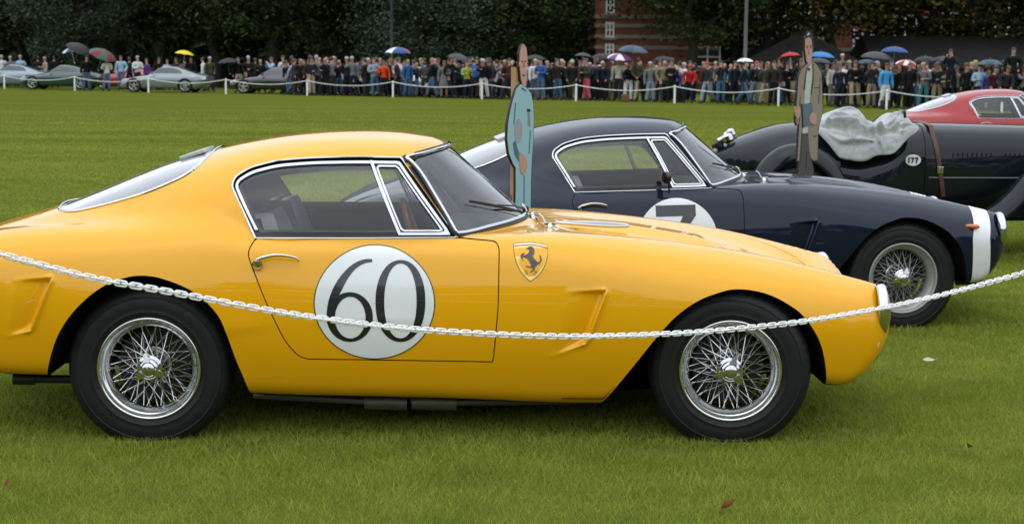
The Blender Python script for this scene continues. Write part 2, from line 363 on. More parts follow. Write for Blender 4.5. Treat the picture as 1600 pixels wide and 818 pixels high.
def vent_patch(v, sgn):
    poly = vent_poly(v); x0, z0 = poly.min(0); x1, z1 = poly.max(0); nx, nz = int((x1-x0)/.004)+1, int((z1-z0)/.004)+1
    gx, gz = np.meshgrid(np.linspace(x0, x1, nx), np.linspace(z0, z1, nz), indexing='ij'); x, z = gx.ravel(), gz.ravel()
    A, B, C, D = (np.array(v[k]) for k in 'ABCD')
    path = round_poly([A, B, C, D], [0, .022, .03, 0], 6); d = np.full(x.shape, 9.); tt = np.zeros(x.shape); n = len(path)-1
    for i in range(n):
        di, t = seg_d(x, z, path[i], path[i+1]); w = di < d; d = np.where(w, di, d); tt = np.where(w, (i+t)/n, tt)
    # progress from the open (rear) edge towards the lip
    P = np.array([A, B, C, D]); sd = sd_poly(x, z, P)
    xl = A[0]+(D[0]-A[0])*(A[1]-z)/(A[1]-D[1]); xr = B[0]+(C[0]-B[0])*(B[1]-z)/(B[1]-C[1]); t = np.clip((x-xl)/np.maximum(xr-xl, .03), 0, 1)
    rec = -.030*t**1.3*sstep(.004, -.010, sd)
    taper = sstep(0, .22, tt)*sstep(1.0, .80, tt)*.85+.15
    lip = .014*taper*np.exp(-(d/.0125)**2)
    edge = sstep(0, -.012, sd_poly(x, z, poly))
    h = (rec+lip)*edge
    V = np.stack([x, sgn*car_surface_side(x, z), z], 1); N = grad_n(V); V = V+N*h[:, None]
    F = [(i*nz+j, i*nz+j+1, (i+1)*nz+j+1, (i+1)*nz+j) for i in range(nx-1) for j in range(nz-1)]
    if sgn < 0: F = [f[::-1] for f in F]
    return clip(V, F, sd_poly(x, z, poly)-.0006)
CM = {}          # name -> mesh
def build_car_meshes():
    V, F = master_surface()
    side = lambda V, poly: np.maximum(sd_poly(V[:, 0], V[:, 2], poly), .40-np.abs(V[:, 1]))
    g_win = lambda V: np.maximum(side(V, WIN), .75-V[:, 2])
    g_ws = lambda V: np.maximum(np.maximum(sd_poly(V[:, 1], V[:, 2], WSC), .98-V[:, 0]), V[:, 0]-1.75)
    g_rw = lambda V: np.maximum(sd_poly(V[:, 0], V[:, 1], RWN), .80-V[:, 2])
    g_door = lambda V: side(V, DOOR)
    g_hood = lambda V: np.maximum(sd_poly(V[:, 0], V[:, 1], HOOD), .46-V[:, 2])
    g_boot = lambda V: np.maximum(sd_poly(V[:, 0], V[:, 1], BOOT), .55-V[:, 2])
    g_af = lambda V: np.maximum(sd_poly(V[:, 0], V[:, 2], ARCH_F), .42-np.abs(V[:, 1]))
    g_ar = lambda V: np.maximum(sd_poly(V[:, 0], V[:, 2], ARCH_R), .42-np.abs(V[:, 1]))
    g_vf = lambda V: side(V, vent_poly(VENT_F)); g_vr = lambda V: side(V, vent_poly(VENT_R))
    g_bot = lambda V: V[:, 2]-(S_BOT(V[:, 0])+.010)
    def zone(fn, pad=.06):        # cheap pre-selection of faces near a region
        g = fn(V); return [f for f in F if min(g[f[0]], g[f[2]]) < pad]
    # --- painted shell with all its openings
    v, f = V, F
    for g in (g_af, g_ar, g_win, g_ws, g_rw, g_bot, g_vf, g_vr): v, f = clip(v, f, -g(v))
    for g in (g_door, g_hood, g_boot): v, f = clip(v, f, -(g(v)-.0022))
    # return edge so the panel has thickness at the arches
    CM['body'] = new_mesh('body', v, f, True, 50)
    v, f = clip(V, F, g_bot(V))
    for g in (g_af, g_ar): v, f = clip(v, f, -g(v))
    CM['underbody'] = new_mesh('underbody', v, f)
    for nm, s in (('door_right', -1), ('door_left', 1)):
        fz = [q for q in zone(g_door) if V[q[0]][1]*s > 0]
        v, f = clip(V, fz, g_door(V)+.0022); v, f = clip(v, f, -g_win(v)); CM[nm] = new_mesh(nm, v, f, True, 50)
    fz = [q for q in zone(g_hood) if len(q) == 4]; v, f = clip(V, fz, g_hood(V)+.0022); CM['bonnet'] = new_mesh('bonnet', v, f, True, 50)
    fz = zone(g_boot); v, f = clip(V, fz, g_boot(V)+.0022); CM['boot_lid'] = new_mesh('boot_lid', v, f, True, 50)
    for nm, s in (('right', -1), ('left', 1)):
        fz = [q for q in zone(g_win) if V[q[0]][1]*s > 0]
        v, f = clip(V, fz, g_win(V)+.024); CM['glass_'+nm] = new_mesh('glass', offs(v, -.010), f)
        v, f = clip(V, fz, g_win(V)+.012); v, f = clip(v, f, -(g_win(v)+.0225)); v, f = clip(v, f, np.where(v[:, 0] < 1.03, .870-v[:, 2], -1.)); CM['frame_'+nm] = new_mesh('frame', offs(v, -.002), f)
        v, f = clip(V, fz, g_win(V)-.001); v, f = clip(v, f, -(g_win(v)+.034)); CM['gasket_'+nm] = new_mesh('gasket', offs(v, -.012), f)
        # quarter light
        (ax, az), (bx, bz) = DIV; L = math.hypot(bx-ax, bz-az); nx_, nz_ = (az-bz)/L, (bx-ax)/L
        dd = lambda V: (V[:, 0]-ax)*nx_+(V[:, 2]-az)*nz_
        v, f = clip(V, fz, g_win(V)+.012); v, f = clip(v, f, dd(v)-.0060); v, f = clip(v, f, -dd(v)-.0060); CM['divider_'+nm] = new_mesh('divider', offs(v, .000), f)
        q = lambda V: np.maximum(g_win(V)+.027, -dd(V)+.011)
        v, f = clip(V, fz, q(V)); v, f = clip(v, f, -(q(v)+.0065)); CM['quarter_'+nm] = new_mesh('quarter', offs(v, -.004), f)
        mb = MB(); P = on_side(WIN, .0005, s); mb.tube(P, .0048, 8); mb.tube(on_side([(.44,.8375),(.85,.8385),(1.255,.8395)], .001, s), .003, 6); CM['trim_'+nm] = mb.mesh('trim')
        for vn, vv in (('vent_front', VENT_F), ('vent_rear', VENT_R)):
            v, f = vent_patch(vv, s); CM[vn+'_'+nm] = new_mesh(vn, v, f, True, None)
    fz = zone(g_ws); v, f = clip(V, fz, g_ws(V)+.004); CM['windscreen'] = new_mesh('windscreen', offs(v, -.004), f)
    mb = MB(); P = on_front(WSC, .006); mb.tube(P, .0085, 8, closed=True); CM['windscreen_frame'] = mb.mesh('windscreen_frame')
    Pw = on_front(WSC, 0.); T = np.roll(Pw, -1, 0)-np.roll(Pw, 1, 0); T /= np.linalg.norm(T, axis=1)[:, None]; Nn = np.array([.66, 0, .75]); O = np.cross(T, Nn); O /= np.linalg.norm(O, axis=1)[:, None]
    O *= np.sign(((Pw-Pw.mean(0))*O).sum(1))[:, None]; Sx = Pw+O*.015
    Sx[:, 2] = np.where(Sx[:, 2] > 1.15, np.minimum(Sx[:, 2], car_surface_top(Sx[:, 0], Sx[:, 1])+.001), Sx[:, 2])
    mb = MB(); mb.tube(Sx, .0062, 8, closed=True); CM['windscreen_seal'] = mb.mesh('windscreen_seal')
    for nm, sg in (('right', -1), ('left', 1)):
        fz = [q for q in zone(g_win, .12) if V[q[0]][0] > .95 and V[q[0]][1]*sg > 0]; v, f = clip(V, fz, g_win(V)-.075); v, f = clip(v, f, -(g_win(v)-.002)); v, f = clip(v, f, -(g_ws(v)+.002)); v, f = clip(v, f, 1.05-v[:, 0]); v, f = clip(v, f, v[:, 0]-1.275); v, f = clip(v, f, .860-v[:, 2]); v, f = clip(v, f, v[:, 2]-1.12); CM['pillar_strip_'+nm] = new_mesh('pillar_strip', offs(v, .002), f)
    fz = zone(g_rw); v, f = clip(V, fz, g_rw(V)+.003); CM['rear_window'] = new_mesh('rear_window', offs(v, -.002), f)
    mb = MB(); mb.tube(on_top(RWN, .001), .0075, 8, closed=True); CM['rear_window_frame'] = mb.mesh('rear_window_frame')
    # inner lining
    v, f = V, [q for q in F if -.92 < V[q[0]][0] < 1.78 and V[q[0]][2] > .26]
    for g in (g_win, g_ws, g_rw): v, f = clip(v, f, -(g(v)+.006))
    for g in (g_af, g_ar): v, f = clip(v, f, -(g(v)-.02))
    CM['lining'] = new_mesh('lining', offs(v, -.028), [q[::-1] for q in f])
    # wheel wells
    for nm, A in (('front', ARCH_F), ('rear', ARCH_R)):
        for sn, s in (('right', -1), ('left', 1)):
            P = A.copy(); P[:, 1] = np.maximum(P[:, 1], S_BOT(P[:, 0])+.035); ys = car_surface_side(P[:, 0], np.clip(P[:, 1], .22, 1), -.006)
            n = len(P); W = [(p[0], s*y, p[1]) for p, y in zip(P, ys)]+[(p[0], s*.40, p[1]) for p in P]
            fc = [(i, i+1, n+i+1, n+i) for i in range(n-1)]+[tuple(n+i for i in range(n))]
            CM[f'well_{nm}_{sn}'] = new_mesh('well', W, fc)
    # roundel ellipse on the right door
    def ell(cx, cz, rx, rz, n=72): a = np.linspace(0, 2*np.pi, n, endpoint=False); return np.stack([cx+rx*np.cos(a), cz+rz*np.sin(a)], 1)
    for nm, cx, cz, rx, rz in (('60', .9265, .5815, .2435, .2305), ('7', 1.03, .555, .238, .236)):
        E = ell(cx, cz, rx, rz); g = lambda V: np.maximum(sd_poly(V[:, 0], V[:, 2], E), .4+V[:, 1])
        fz = [q for q in zone(g) if V[q[0]][1] < 0]
        v, f = clip(V, fz, g(V)); CM['roundel_'+nm] = new_mesh('roundel', offs(v, .0012), f)
        v, f = clip(V, fz, g(V)-.0028); v, f = clip(v, f, -(g(v)+.0012)); CM['ring_'+nm] = new_mesh('ring', offs(v, .0018), f)
    # white nose band of the navy car
    gb = lambda V: np.maximum((V[:, 0]-.20*(V[:, 2]-.5)-.25*np.maximum(.5-V[:, 2], 0)**1-2.945), -(V[:, 0]-.20*(V[:, 2]-.5)-.25*np.maximum(.5-V[:, 2], 0)**1-2.825))
    fz = [q for q in F if 2.5 < V[q[0]][0] < 3.08]; v, f = clip(V, fz, gb(V)); v, f = clip(v, f, -(g_af(v))); v, f = clip(v, f, -(g_bot(v))); CM['nose_band'] = new_mesh('nose_band', offs(v, .0015), f)
build_car_meshes()

# --- painted digits laid on the door skin
def px60(P):
    P = np.array(P, float); px, py = 380+P[:, 0]/4.09, 380+P[:, 1]/4.09
    return np.stack([.683+(px-491)*.487/188, .809-(py-384)*.459/176], 1)
def strip_mesh(name, a, b, closed=False, off=.0026):
    a, b = on_side(a, off), on_side(b, off); n = len(a); V = np.vstack([a, b])
    F = [(i, (i+1) % n, n+(i+1) % n, n+i) for i in range(n if closed else n-1)]
    return V, F
def el(cx, cy, a, b, n=64, p=2.0):
    t = np.linspace(0, 2*np.pi, n, endpoint=False); c, s = np.cos(t), np.sin(t)
    return np.stack([cx+a*np.sign(c)*np.abs(c)**(2/p), cy+b*np.sign(s)*np.abs(s)**(2/p)], 1)
V_, F_ = strip_mesh('d', px60(el(1004, 362, 160, 260, p=2.15)), px60(el(1004, 361, 104, 237, p=2.15)), True); CM['digit_0'] = new_mesh('digit', V_, F_)
mb = MB(); mb.add(*strip_mesh('d', px60(el(680, 462, 148, 160)), px60(el(683, 465, 98, 134)), True))
so = catmull([(820,97),(770,98),(715,118),(660,158),(610,215),(570,285),(545,355),(533,430),(535,480)], 4); si = catmull([(820,115),(775,122),(730,145),(690,183),(655,235),(625,295),(602,342),(592,385),(588,440)], 4)
mb.add(*strip_mesh('d', px60(so), px60(si), off=.0029)); CM['digit_6'] = mb.mesh('digit', True, None)
bar0 = np.stack([np.linspace(.907, 1.145, 12), np.full(12, .751)], 1); bar1 = np.stack([np.linspace(.907, 1.145, 12), np.full(12, .687)], 1)
mb = MB(); mb.add(*strip_mesh('d', bar0, bar1))
st0 = catmull([(1.145,.690),(1.10,.625),(1.06,.54),(1.045,.43)], 5); st1 = catmull([(1.068,.690),(1.035,.625),(.99,.54),(.972,.43)], 5)
mb.add(*strip_mesh('d', st0, st1, off=.0026)); CM['digit_7'] = mb.mesh('digit', True, None)
# --- shield badge
def pxsh(P):
    P = np.array(P, float); px, py = 780+P[:, 0]/9.09, 360+P[:, 1]/9.09
    return np.stack([1.494+(px-803)*.137/52, .818-(py-381)*.138/56], 1)
SHIELD = catmull([(207,200),(212,290),(226,380),(262,490),(330,610),(400,685),(440,715),(490,680),(565,610),(635,490),(672,370),(684,225)], 4)
def poly_on(P, off):
    V = on_side(P, off); return V, [tuple(range(len(V)))]
top_e = np.array([(207,200),(320,188),(440,182),(560,196),(684,222)], float)
full = np.vstack([SHIELD, top_e[::-1][1:-1]])
cen = np.array([445, 420.]); V_, F_ = poly_on(pxsh(cen+(full-cen)*1.035), .0016); CM['shield_edge'] = new_mesh('e', V_, F_, False)
V_, F_ = poly_on(pxsh(full), .0022); CM['shield'] = new_mesh('s', V_, F_, False)
mb = MB(); mb.add(*strip_mesh('d', pxsh(top_e), pxsh(top_e+[0, 16]), off=.0028)); CM['shield_white'] = mb.mesh('w', False, None)
mb = MB(); mb.add(*strip_mesh('d', pxsh(top_e+[0, 16]), pxsh(top_e+[0, 26]), off=.0028)); CM['shield_red'] = mb.mesh('w', False, None)
mb = MB(); mb.add(*strip_mesh('d', pxsh(top_e+[0, -9]), pxsh(top_e), off=.0028)); CM['shield_green'] = mb.mesh('w', False, None)
HORSE = [(383,252),(405,243),(432,226),(462,230),(488,250),(499,290),(490,332),(466,350),(486,392),(525,428),(548,448),(541,480),(516,500),(500,522),(494,552),(468,576),(440,598),(434,590),(456,566),(474,545),(468,524),(440,522),(374,508),(369,496),(440,506),(456,492),(438,466),(428,438),(408,408),(384,384),(352,374),(324,366),(333,408),(346,430),(330,420),(304,376),(299,358),(320,324),(352,316),(362,330),(334,338),(326,352),(364,346),(390,334),(410,320),(426,292),(428,268),(404,263),(386,262)]
TAIL = [(545,448),(570,432),(580,402),(568,362),(574,338),(588,372),(600,402),(592,432),(566,466),(545,474)]
mb = MB(); mb.add(*poly_on(pxsh(HORSE), .003)); mb.add(*poly_on(pxsh(TAIL), .0031)); CM['horse'] = mb.mesh('horse', False, None)
mb = MB()
for path in ([(402,572),(388,562),(366,566),(362,580),(382,592),(402,602),(398,616),(376,622),(358,612)], [(470,612),(488,622),(504,606),(514,580),(500,574),(482,584)], [(498,574),(550,574)], [(504,596),(532,592)]):
    c = catmull(path, 4); mb.tube(on_side(pxsh(c), .003), .0008, 4)
CM['letters'] = mb.mesh('letters', False, None)

# --- wire wheel, outer face towards -y, centre at origin
def wheel_meshes():
    n = 150; V = []; F = []
    prof = [(.196,-.072),(.206,-.084),(.222,-.092),(.228,-.0932),(.230,-.0950),(.233,-.0950),(.235,-.0940),(.248,-.0965),(.268,-.0960),(.282,-.0925),(.284,-.0942),(.287,-.0940),(.289,-.0915),(.296,-.088),(.306,-.082),(.314,-.074),(.3195,-.064),(.3225,-.050),(.3225,-.046),(.316,-.044),(.316,-.040),(.3235,-.038),(.3245,-.012),(.318,-.010),(.318,-.006),(.325,-.004)]
    prof = [(.196+(r-.196)*1.10, y) for r, y in prof]; prof = prof+[(r, -y) for r, y in prof[::-1]]
    for i, (r, y) in enumerate(prof):
        for k in range(n):
            rr = r
            if .312 < r < .334 and abs(y) > .055 and (k % 3) == 0: rr -= .0045
            a = 2*math.pi*k/n; V.append((rr*math.cos(a), y, rr*math.sin(a)))
    for i in range(len(prof)-1):
        for k in range(n): F.append((i*n+k, i*n+(k+1) % n, (i+1)*n+(k+1) % n, (i+1)*n+k)[::-1])
    CM['tyre'] = new_mesh('tyre', V, F, True, 35)
    mb = MB(); mb.lathe([(.198,-.070),(.2065,-.076),(.2125,-.083),(.2135,-.089),(.2105,-.0935),(.205,-.094),(.2005,-.089),(.198,-.080),(.196,-.0765),(.190,-.072),(.180,-.061),(.173,-.050),(.1705,-.046),(.168,-.036),(.167,-.022),(.166,.03),(.18,.05),(.20,.07),(.213,.088)], 96, 'Y'); CM['rim'] = mb.mesh('rim', True, 60)
    mb = MB()
    for k in range(36):
        a = 2*math.pi*k/36; sw = (.62 if k % 2 else -.62)
        p0 = np.array([.050*math.cos(a), -.070 if k % 2 else -.064, .050*math.sin(a)]); a2 = a+sw; p1 = np.array([.1675*math.cos(a2), -.012 if k % 2 else .008, .1675*math.sin(a2)]); mb.tube([p0, p1], .0018, 5, cap=False)
    for k in range(36):
        a = 2*math.pi*(k+.5)/36; sw = (.40 if k % 2 else -.40)
        p0 = np.array([.070*math.cos(a), .022, .070*math.sin(a)]); a2 = a+sw; p1 = np.array([.1695*math.cos(a2), -.030, .1695*math.sin(a2)]); mb.tube([p0, p1], .0018, 5, cap=False)
    CM['spokes'] = mb.mesh('spokes')
    mb = MB(); mb.lathe([(.072,.03),(.074,.02),(.060,.012),(.045,-.02),(.044,-.055),(.053,-.060),(.053,-.074),(.043,-.078),(.043,-.095)], 40, 'Y'); CM['hub'] = mb.mesh('hub')
    mb = MB(); mb.lathe([(.046,-.086),(.049,-.092),(.049,-.098),(.041,-.106),(.036,-.108),(.033,-.112),(.027,-.117),(.018,-.120),(.0,-.121)], 32, 'Y')
    for k in range(3):
        a = R(100)+k*2*math.pi/3; ca, sa = math.cos(a), math.sin(a)
        pts = []
        for r_, w_ in ((.035,.019),(.050,.0145),(.064,.011),(.078,.0065)): pts.append((r_, w_))
        out = [(r_, w_) for r_, w_ in pts]+[(r_, -w_) for r_, w_ in pts[::-1]]
        Pf = [(r_*ca-w_*sa, -.112+.16*(r_-.035)**1, r_*sa+w_*ca) for r_, w_ in out]; Pb = [(p[0], p[1]+.012, p[2]) for p in Pf]; m_ = len(out)
        mb.add(Pf+Pb, [tuple(range(m_)), tuple(range(2*m_-1, m_-1, -1))]+[(i, m_+i, m_+(i+1) % m_, (i+1) % m_) for i in range(m_)])
    CM['spinner'] = mb.mesh('spinner', True, 30)
    mb = MB(); mb.lathe([(.02,.035),(.150,.035),(.150,.06),(.02,.06)], 48, 'Y'); CM['brake'] = mb.mesh('brake')
wheel_meshes()
mb = MB(); hx = .035
mb.lathe([(.098,-.03),(.106,-.024),(.109,-.006),(.108,.004),(.103,.010),(.097,.011),(.093,.006)], 48, 'X'); CM['bezel'] = mb.mesh('bezel')
mb = MB(); mb.lathe([(.096,.005),(.088,.013),(.070,.022),(.045,.029),(.02,.032),(.0005,.033)], 48, 'X'); CM['lens'] = mb.mesh('lens')
mb = MB(); mb.lathe([(.094,.003),(.07,-.02),(.03,-.035),(.0005,-.04)], 32, 'X'); CM['reflector'] = mb.mesh('reflector')
def seat_mesh():
    mb = MB(); prof = catmull([(.0,.0),(.10,.07),(.30,.09),(.46,.06),(.50,.0)], 5)
    V = []; F = []; n = 11; rows = catmull([(1.02,.36),(.98,.40),(.80,.35),(.66,.34),(.58,.42),(.50,.60),(.43,.76),(.40,.82),(.37,.80)], 4)
    for i, (x, z) in enumerate(rows):
        for k in range(n):
            u = -1+2*k/(n-1); w = .23*(1 if z < .7 else 1-.35*((z-.7)/.14)**2); V.append((x+.05*u*u, u*w, z+.05*u*u*(1 if z < .5 else .2)))
    m = len(rows)
    for i in range(m-1):
        for k in range(n-1): F.append((i*n+k, i*n+k+1, (i+1)*n+k+1, (i+1)*n+k))
    off = len(V); V2 = [(x-.06*(1 if z > .5 else .2), y*1.02, z-(.07 if z < .5 else 0)) for x, y, z in V]
    F2 = [tuple(off+i for i in f[::-1]) for f in F]
    rim = [i*n for i in range(m)]; rim2 = [i*n+n-1 for i in range(m)]
    F3 = [(rim[i], rim[i+1], off+rim[i+1], off+rim[i]) for i in range(m-1)]+[(rim2[i+1], rim2[i], off+rim2[i], off+rim2[i+1]) for i in range(m-1)]
    F3 += [((m-1)*n+k, (m-1)*n+k+1, off+(m-1)*n+k+1, off+(m-1)*n+k) for k in range(n-1)]
    mb.add(V+V2, F+F2+F3); return mb.mesh('seat', True, 50)
CM['seat'] = seat_mesh()
mb = MB(); mb.tube([(0, .19*math.cos(a), .19*math.sin(a)) for a in np.linspace(0, 2*np.pi, 40, endpoint=False)], .0125, 8, closed=True); CM['steer_rim'] = mb.mesh('steer_rim')
mb = MB()
for a in (R(90), R(210), R(330)): mb.box((0, .09*math.cos(a), .09*math.sin(a)), (.004, .19, .028), rx=a)
mb.lathe([(.0005,-.03),(.03,-.028),(.035,.0),(.02,.03)], 20, 'X'); mb.tube([(.0, 0, 0), (.35, 0, -.10)], .018, 8); CM['steer_spokes'] = mb.mesh('spokes')
V_ = []; F_ = []
prof = [(1.20,.62),(1.19,.74),(1.215,.79),(1.27,.815),(1.38,.83),(1.50,.84)]
ys_ = np.linspace(-.62, .62, 13)
for x, z in prof:
    for y in ys_: V_.append((x-.25*y*y*(x > 1.25)-.05*y*y, y, z-.01*y*y))
for i in range(len(prof)-1):
    for k in range(12): F_.append((i*13+k, i*13+k+1, (i+1)*13+k+1, (i+1)*13+k)[::-1])
CM['dash'] = new_mesh('dash', V_, F_)
hp = on_side(catmull([(.445,.745),(.47,.757),(.52,.7655),(.57,.764),(.605,.757),(.618,.748)], 5), 0)
off = np.interp(np.linspace(0, 1, len(hp)), [0, .15, .4, .8, 1], [.012, .026, .030, .026, .016])
hv = hp+grad_n(hp)*off[:, None]
mb = MB(); mb.tube(hv, np.interp(np.linspace(0, 1, len(hp)), [0, .1, .5, 1], [.007, .0085, .0065, .004]), 8); pb = on_side([(.452,.733)], .012)[0]
mb.lathe([(.021,-.008),(.020,.004),(.014,.010),(.0005,.012)], 20, 'Y', c=(pb[0], pb[1]+.006, pb[2])); mb.tube([on_side([(.452,.735)], .01)[0], hv[2]], .012, 8); CM['handle'] = mb.mesh('handle')
def wiper_mesh(y0):
    a = on_front([(y0+.02,.892)], .012)[0]; b = on_front([(y0-.28,.935)], .014)[0]; c = on_front([(y0-.14,.90)], .02)[0]
    mb = MB(); mb.tube([a, (a+b)/2+np.array([.012, 0, .006]), b], .004, 6)
    pth = on_front(np.stack([np.linspace(y0-.12, y0-.42, 10), np.linspace(.893, .965, 10)], 1), .010); mb.tube(pth, .0045, 5, flat=(.5, 1.4)); mb.lathe([(.014,-.01),(.014,.01),(.006,.016)], 14, 'Z', c=tuple(a)); return mb.mesh('wiper')
CM['wiper_a'] = wiper_mesh(-.05); CM['wiper_b'] = wiper_mesh(.42)
mb = MB(); mb.tube([(-.33,-.50,.205),(-.50,-.51,.208),(-.60,-.515,.210)], .018, 12); mb.tube([(-.53,-.51,.208),(-.62,-.515,.210)], .026, 14); CM['exhaust'] = mb.mesh('exhaust')
mb = MB()
for x0, x1 in ((.87,1.05),(1.07,1.26)): mb.tube([(x0,-.56,.125),(x1,-.56,.122)], .034, 14)
mb.tube([(.4,-.56,.15),(.87,-.56,.125)], .014, 8); mb.tube([(1.26,-.56,.122),(1.75,-.56,.13)], .014, 8); CM['silencer'] = mb.mesh('silencer')
mb = MB(); mb.lathe([(.0005,.0),(.016,-.004),(.022,.02),(.026,.045),(.020,.052),(.0005,.056)], 16, 'X'); CM['nose_lamp'] = mb.mesh('nose_lamp')
mb = MB(); mb.box((0, 0, 0), (.115, .30, .020), bev=.008); CM['roof_vent'] = mb.mesh('roof_vent')
mb = MB(); mb.box((0, 0, .012), (.05, .012, .02), bev=.004); mb.tube([(-.02, 0, .02), (-.035, 0, .05), (-.05, .0, .06)], .005, 6); mb.lathe([(.016,0),(.014,.012),(.006,.02)], 12, 'Z'); CM['clip'] = mb.mesh('clip')

a_ = np.linspace(0, 2*np.pi, 48, endpoint=False); OV = np.stack([1.86+.165*np.cos(a_), -.10+.036*np.sin(a_)], 1)
mb = MB(); mb.tube(on_top(OV, .003), .004, 6, closed=True); CM['oval_ring'] = mb.mesh('ring')
V_ = [on_top([(1.86,-.10)], .002)[0]]+list(on_top(1*np.array([1.86,-.10])+(OV-[1.86,-.10])*.5, .002))+list(on_top(OV, .002)); F_ = [(0, 1+i, 1+(i+1) % 48) for i in range(48)]+[(1+i, 49+i, 49+(i+1) % 48, 1+(i+1) % 48) for i in range(48)]
CM['oval_plate'] = new_mesh('plate', V_, F_)
CATCH = [tuple(on_top([q], .001)[0]) for q in ((1.595,-.05),(1.60,.12),(1.66,-.33))]
# ---------------------------------------------------------------- materials for the cars
CHROME = mat('chrome', (.62, .63, .64), .08, 1.0); ALU = mat('polished_aluminium', (.70, .71, .70), .13, 1.0)
RUBBER = mat('tyre_rubber', (.011, .011, .012), .46, spec=.32, var=.22, vscale=14, bump=.15, bscale=160); SEAL = mat('black_seal', (.012, .012, .013), .45)
WELL = mat('wheel_well_black', (.012, .012, .012), .9, spec=.1); LINING = mat('cabin_grey', (.024, .026, .031), .7, var=.15); BLACKP = mat('black_print', (.012, .012, .014), .25, coat=.6)
GLASS = glass_mat('window_glass', (.92, .94, .92), .62, .010); GLASS_WS = glass_mat('windscreen_glass', (.93, .95, .94), .8, .008); GLASS_RW = glass_mat('rear_glass', (.82, .86, .87), 1.5, .16)
LEATHER = mat('seat_leather', (.22, .22, .23), .4, bump=.1); WOOD = mat('wheel_wood', (.22, .085, .03), .3, coat=.5)
STEEL = mat('spoke_steel', (.62, .62, .62), .22, 1.0); BRAKE = mat('brake_iron', (.03, .03, .03), .6, .5); PIPE = mat('exhaust_black', (.02, .02, .02), .5); SILENCER = mat('dull_pipe', (.16, .15, .12), .5, .6)
LENS = glass_mat('lamp_lens', (.9, .92, .92), .9, .02); WHITEP = mat('white_decal', (.78, .80, .80), .3, coat=.8)
SH_YEL = mat('badge_yellow', (.80, .62, .12), .3, coat=.6); RED_P = mat('badge_red', (.45, .03, .02), .35); GREEN_P = mat('badge_green', (.02, .18, .05), .35)
VENTM = mat('brushed_vent', (.62,.63,.64), .35, .6); ORANGE = mat('orange_lens', (.55, .13, .01), .2, coat=.8)
def paint(name, col, rough=.32, coat=1.0):
    return mat(name, col, .45, 0, .04, coat*.92, .018)
def make_car(label, loc, yaw, pm, number, rim_mat, badge=True, spk=None, steer=-4, nose=None):
    c = thing('sports_car', label, 'car', loc, yaw, 'vintage sports coupes on the lawn')
    P = lambda n, key, m, par=c, **k: put(n, CM[key], m, par, **k)
    P('body', 'body', pm); P('underbody', 'underbody', WELL); P('bonnet', 'bonnet', pm); P('boot_lid', 'boot_lid', pm); P('interior_lining', 'lining', LINING)
    for s in ('right', 'left'):
        d = P('door', 'door_'+s, pm)
        if s == 'right':
            P('door_handle', 'handle', CHROME, d)
            if number:
                P('roundel', 'roundel_'+number, WHITEP, d)
                if number == '60': P('roundel_outline', 'ring_60', BLACKP, d)
                for ch in number: P('digit', 'digit_'+ch, BLACKP, d)['label'] = f'black painted digit {ch} on the roundel'
        w = P('side_window', 'glass_'+s, GLASS); P('window_frame', 'frame_'+s, CHROME, w); P('window_gasket', 'gasket_'+s, SEAL, w); P('window_trim', 'trim_'+s, CHROME, w); P('window_divider', 'divider_'+s, CHROME, w); P('quarter_light_frame', 'quarter_'+s, CHROME, w)
        P('fender_vent', 'vent_front_'+s, pm); P('fender_vent', 'vent_rear_'+s, pm)
        for e in ('front', 'rear'): P('wheel_well', f'well_{e}_{s}', WELL)
    w = P('windscreen', 'windscreen', GLASS_WS); P('windscreen_frame', 'windscreen_frame', CHROME, w); P('windscreen_seal', 'windscreen_seal', SEAL, w); P('pillar_strip', 'pillar_strip_right', SEAL, w); P('pillar_strip', 'pillar_strip_left', SEAL, w)
    P('wiper', 'wiper_a', SEAL, w); P('wiper', 'wiper_b', SEAL, w)
    w = P('rear_window', 'rear_window', GLASS_RW); P('rear_window_frame', 'rear_window_frame', CHROME, w)
    for x, y, rz in ((0, -.672, 0), (2.4, -.672, R(steer)), (0, .672, math.pi), (2.4, .672, math.pi+R(steer))):
        w = bpy.data.objects.new('wheel', None); COL.objects.link(w); w.parent = c; w.location = (x, y, .30); w.rotation_euler = (0, 0, rz)
        P('tyre', 'tyre', RUBBER, w); P('rim', 'rim', rim_mat, w); sp = P('wire_spokes', 'spokes', spk or STEEL, w); sp['kind'] = 'stuff'; P('hub', 'hub', CHROME, w); P('knock_off_nut', 'spinner', CHROME, w, rot=(0, R(25) if x > 1 else 0, 0), scale=(.86, 1, .86)); P('brake_drum', 'brake', BRAKE, w)
    for s in (-1, 1):
        h = P('headlight', 'lens', LENS, loc=(3.060, s*.600, .537), rot=(0, R(-2), s*R(7))); P('bezel', 'bezel', CHROME, h); P('reflector', 'reflector', CHROME, h)
        P('nose_lamp', 'nose_lamp', CHROME, loc=(3.03, s*.47, .335), rot=(0, R(12), 0))
    for y in (-.33, .33): P('seat', 'seat', LEATHER, loc=(.03, y, -.01), scale=(1, 1, 1.12))
    st = P('steering_wheel', 'steer_rim', WOOD, loc=(1.08, -.33, .785), rot=(0, R(-18), 0)); P('steering_spokes', 'steer_spokes', ALU, st)
    P('dashboard', 'dash', LINING)
    if number == '60':
        b_ = P('bonnet_plate', 'oval_plate', mat('bonnet_plate_metal', (.30, .31, .32), .3, 1.0)); P('plate_rim', 'oval_ring', CHROME, b_)
    for q in CATCH: P('bonnet_catch', 'clip', CHROME, loc=q)
    mb = MB(); mb.box((1.17, 0, 1.115), (.02, .20, .05), bev=.008, ry=R(-10)); mb.tube([(1.18, 0, 1.14), (1.205, 0, 1.175)], .006, 6)
    if 'mirror' not in CM: CM['mirror'] = mb.mesh('mirror')
    P('rear_view_mirror', 'mirror', CHROME)
    P('exhaust_pipe', 'exhaust', PIPE); P('silencer', 'silencer', SILENCER)
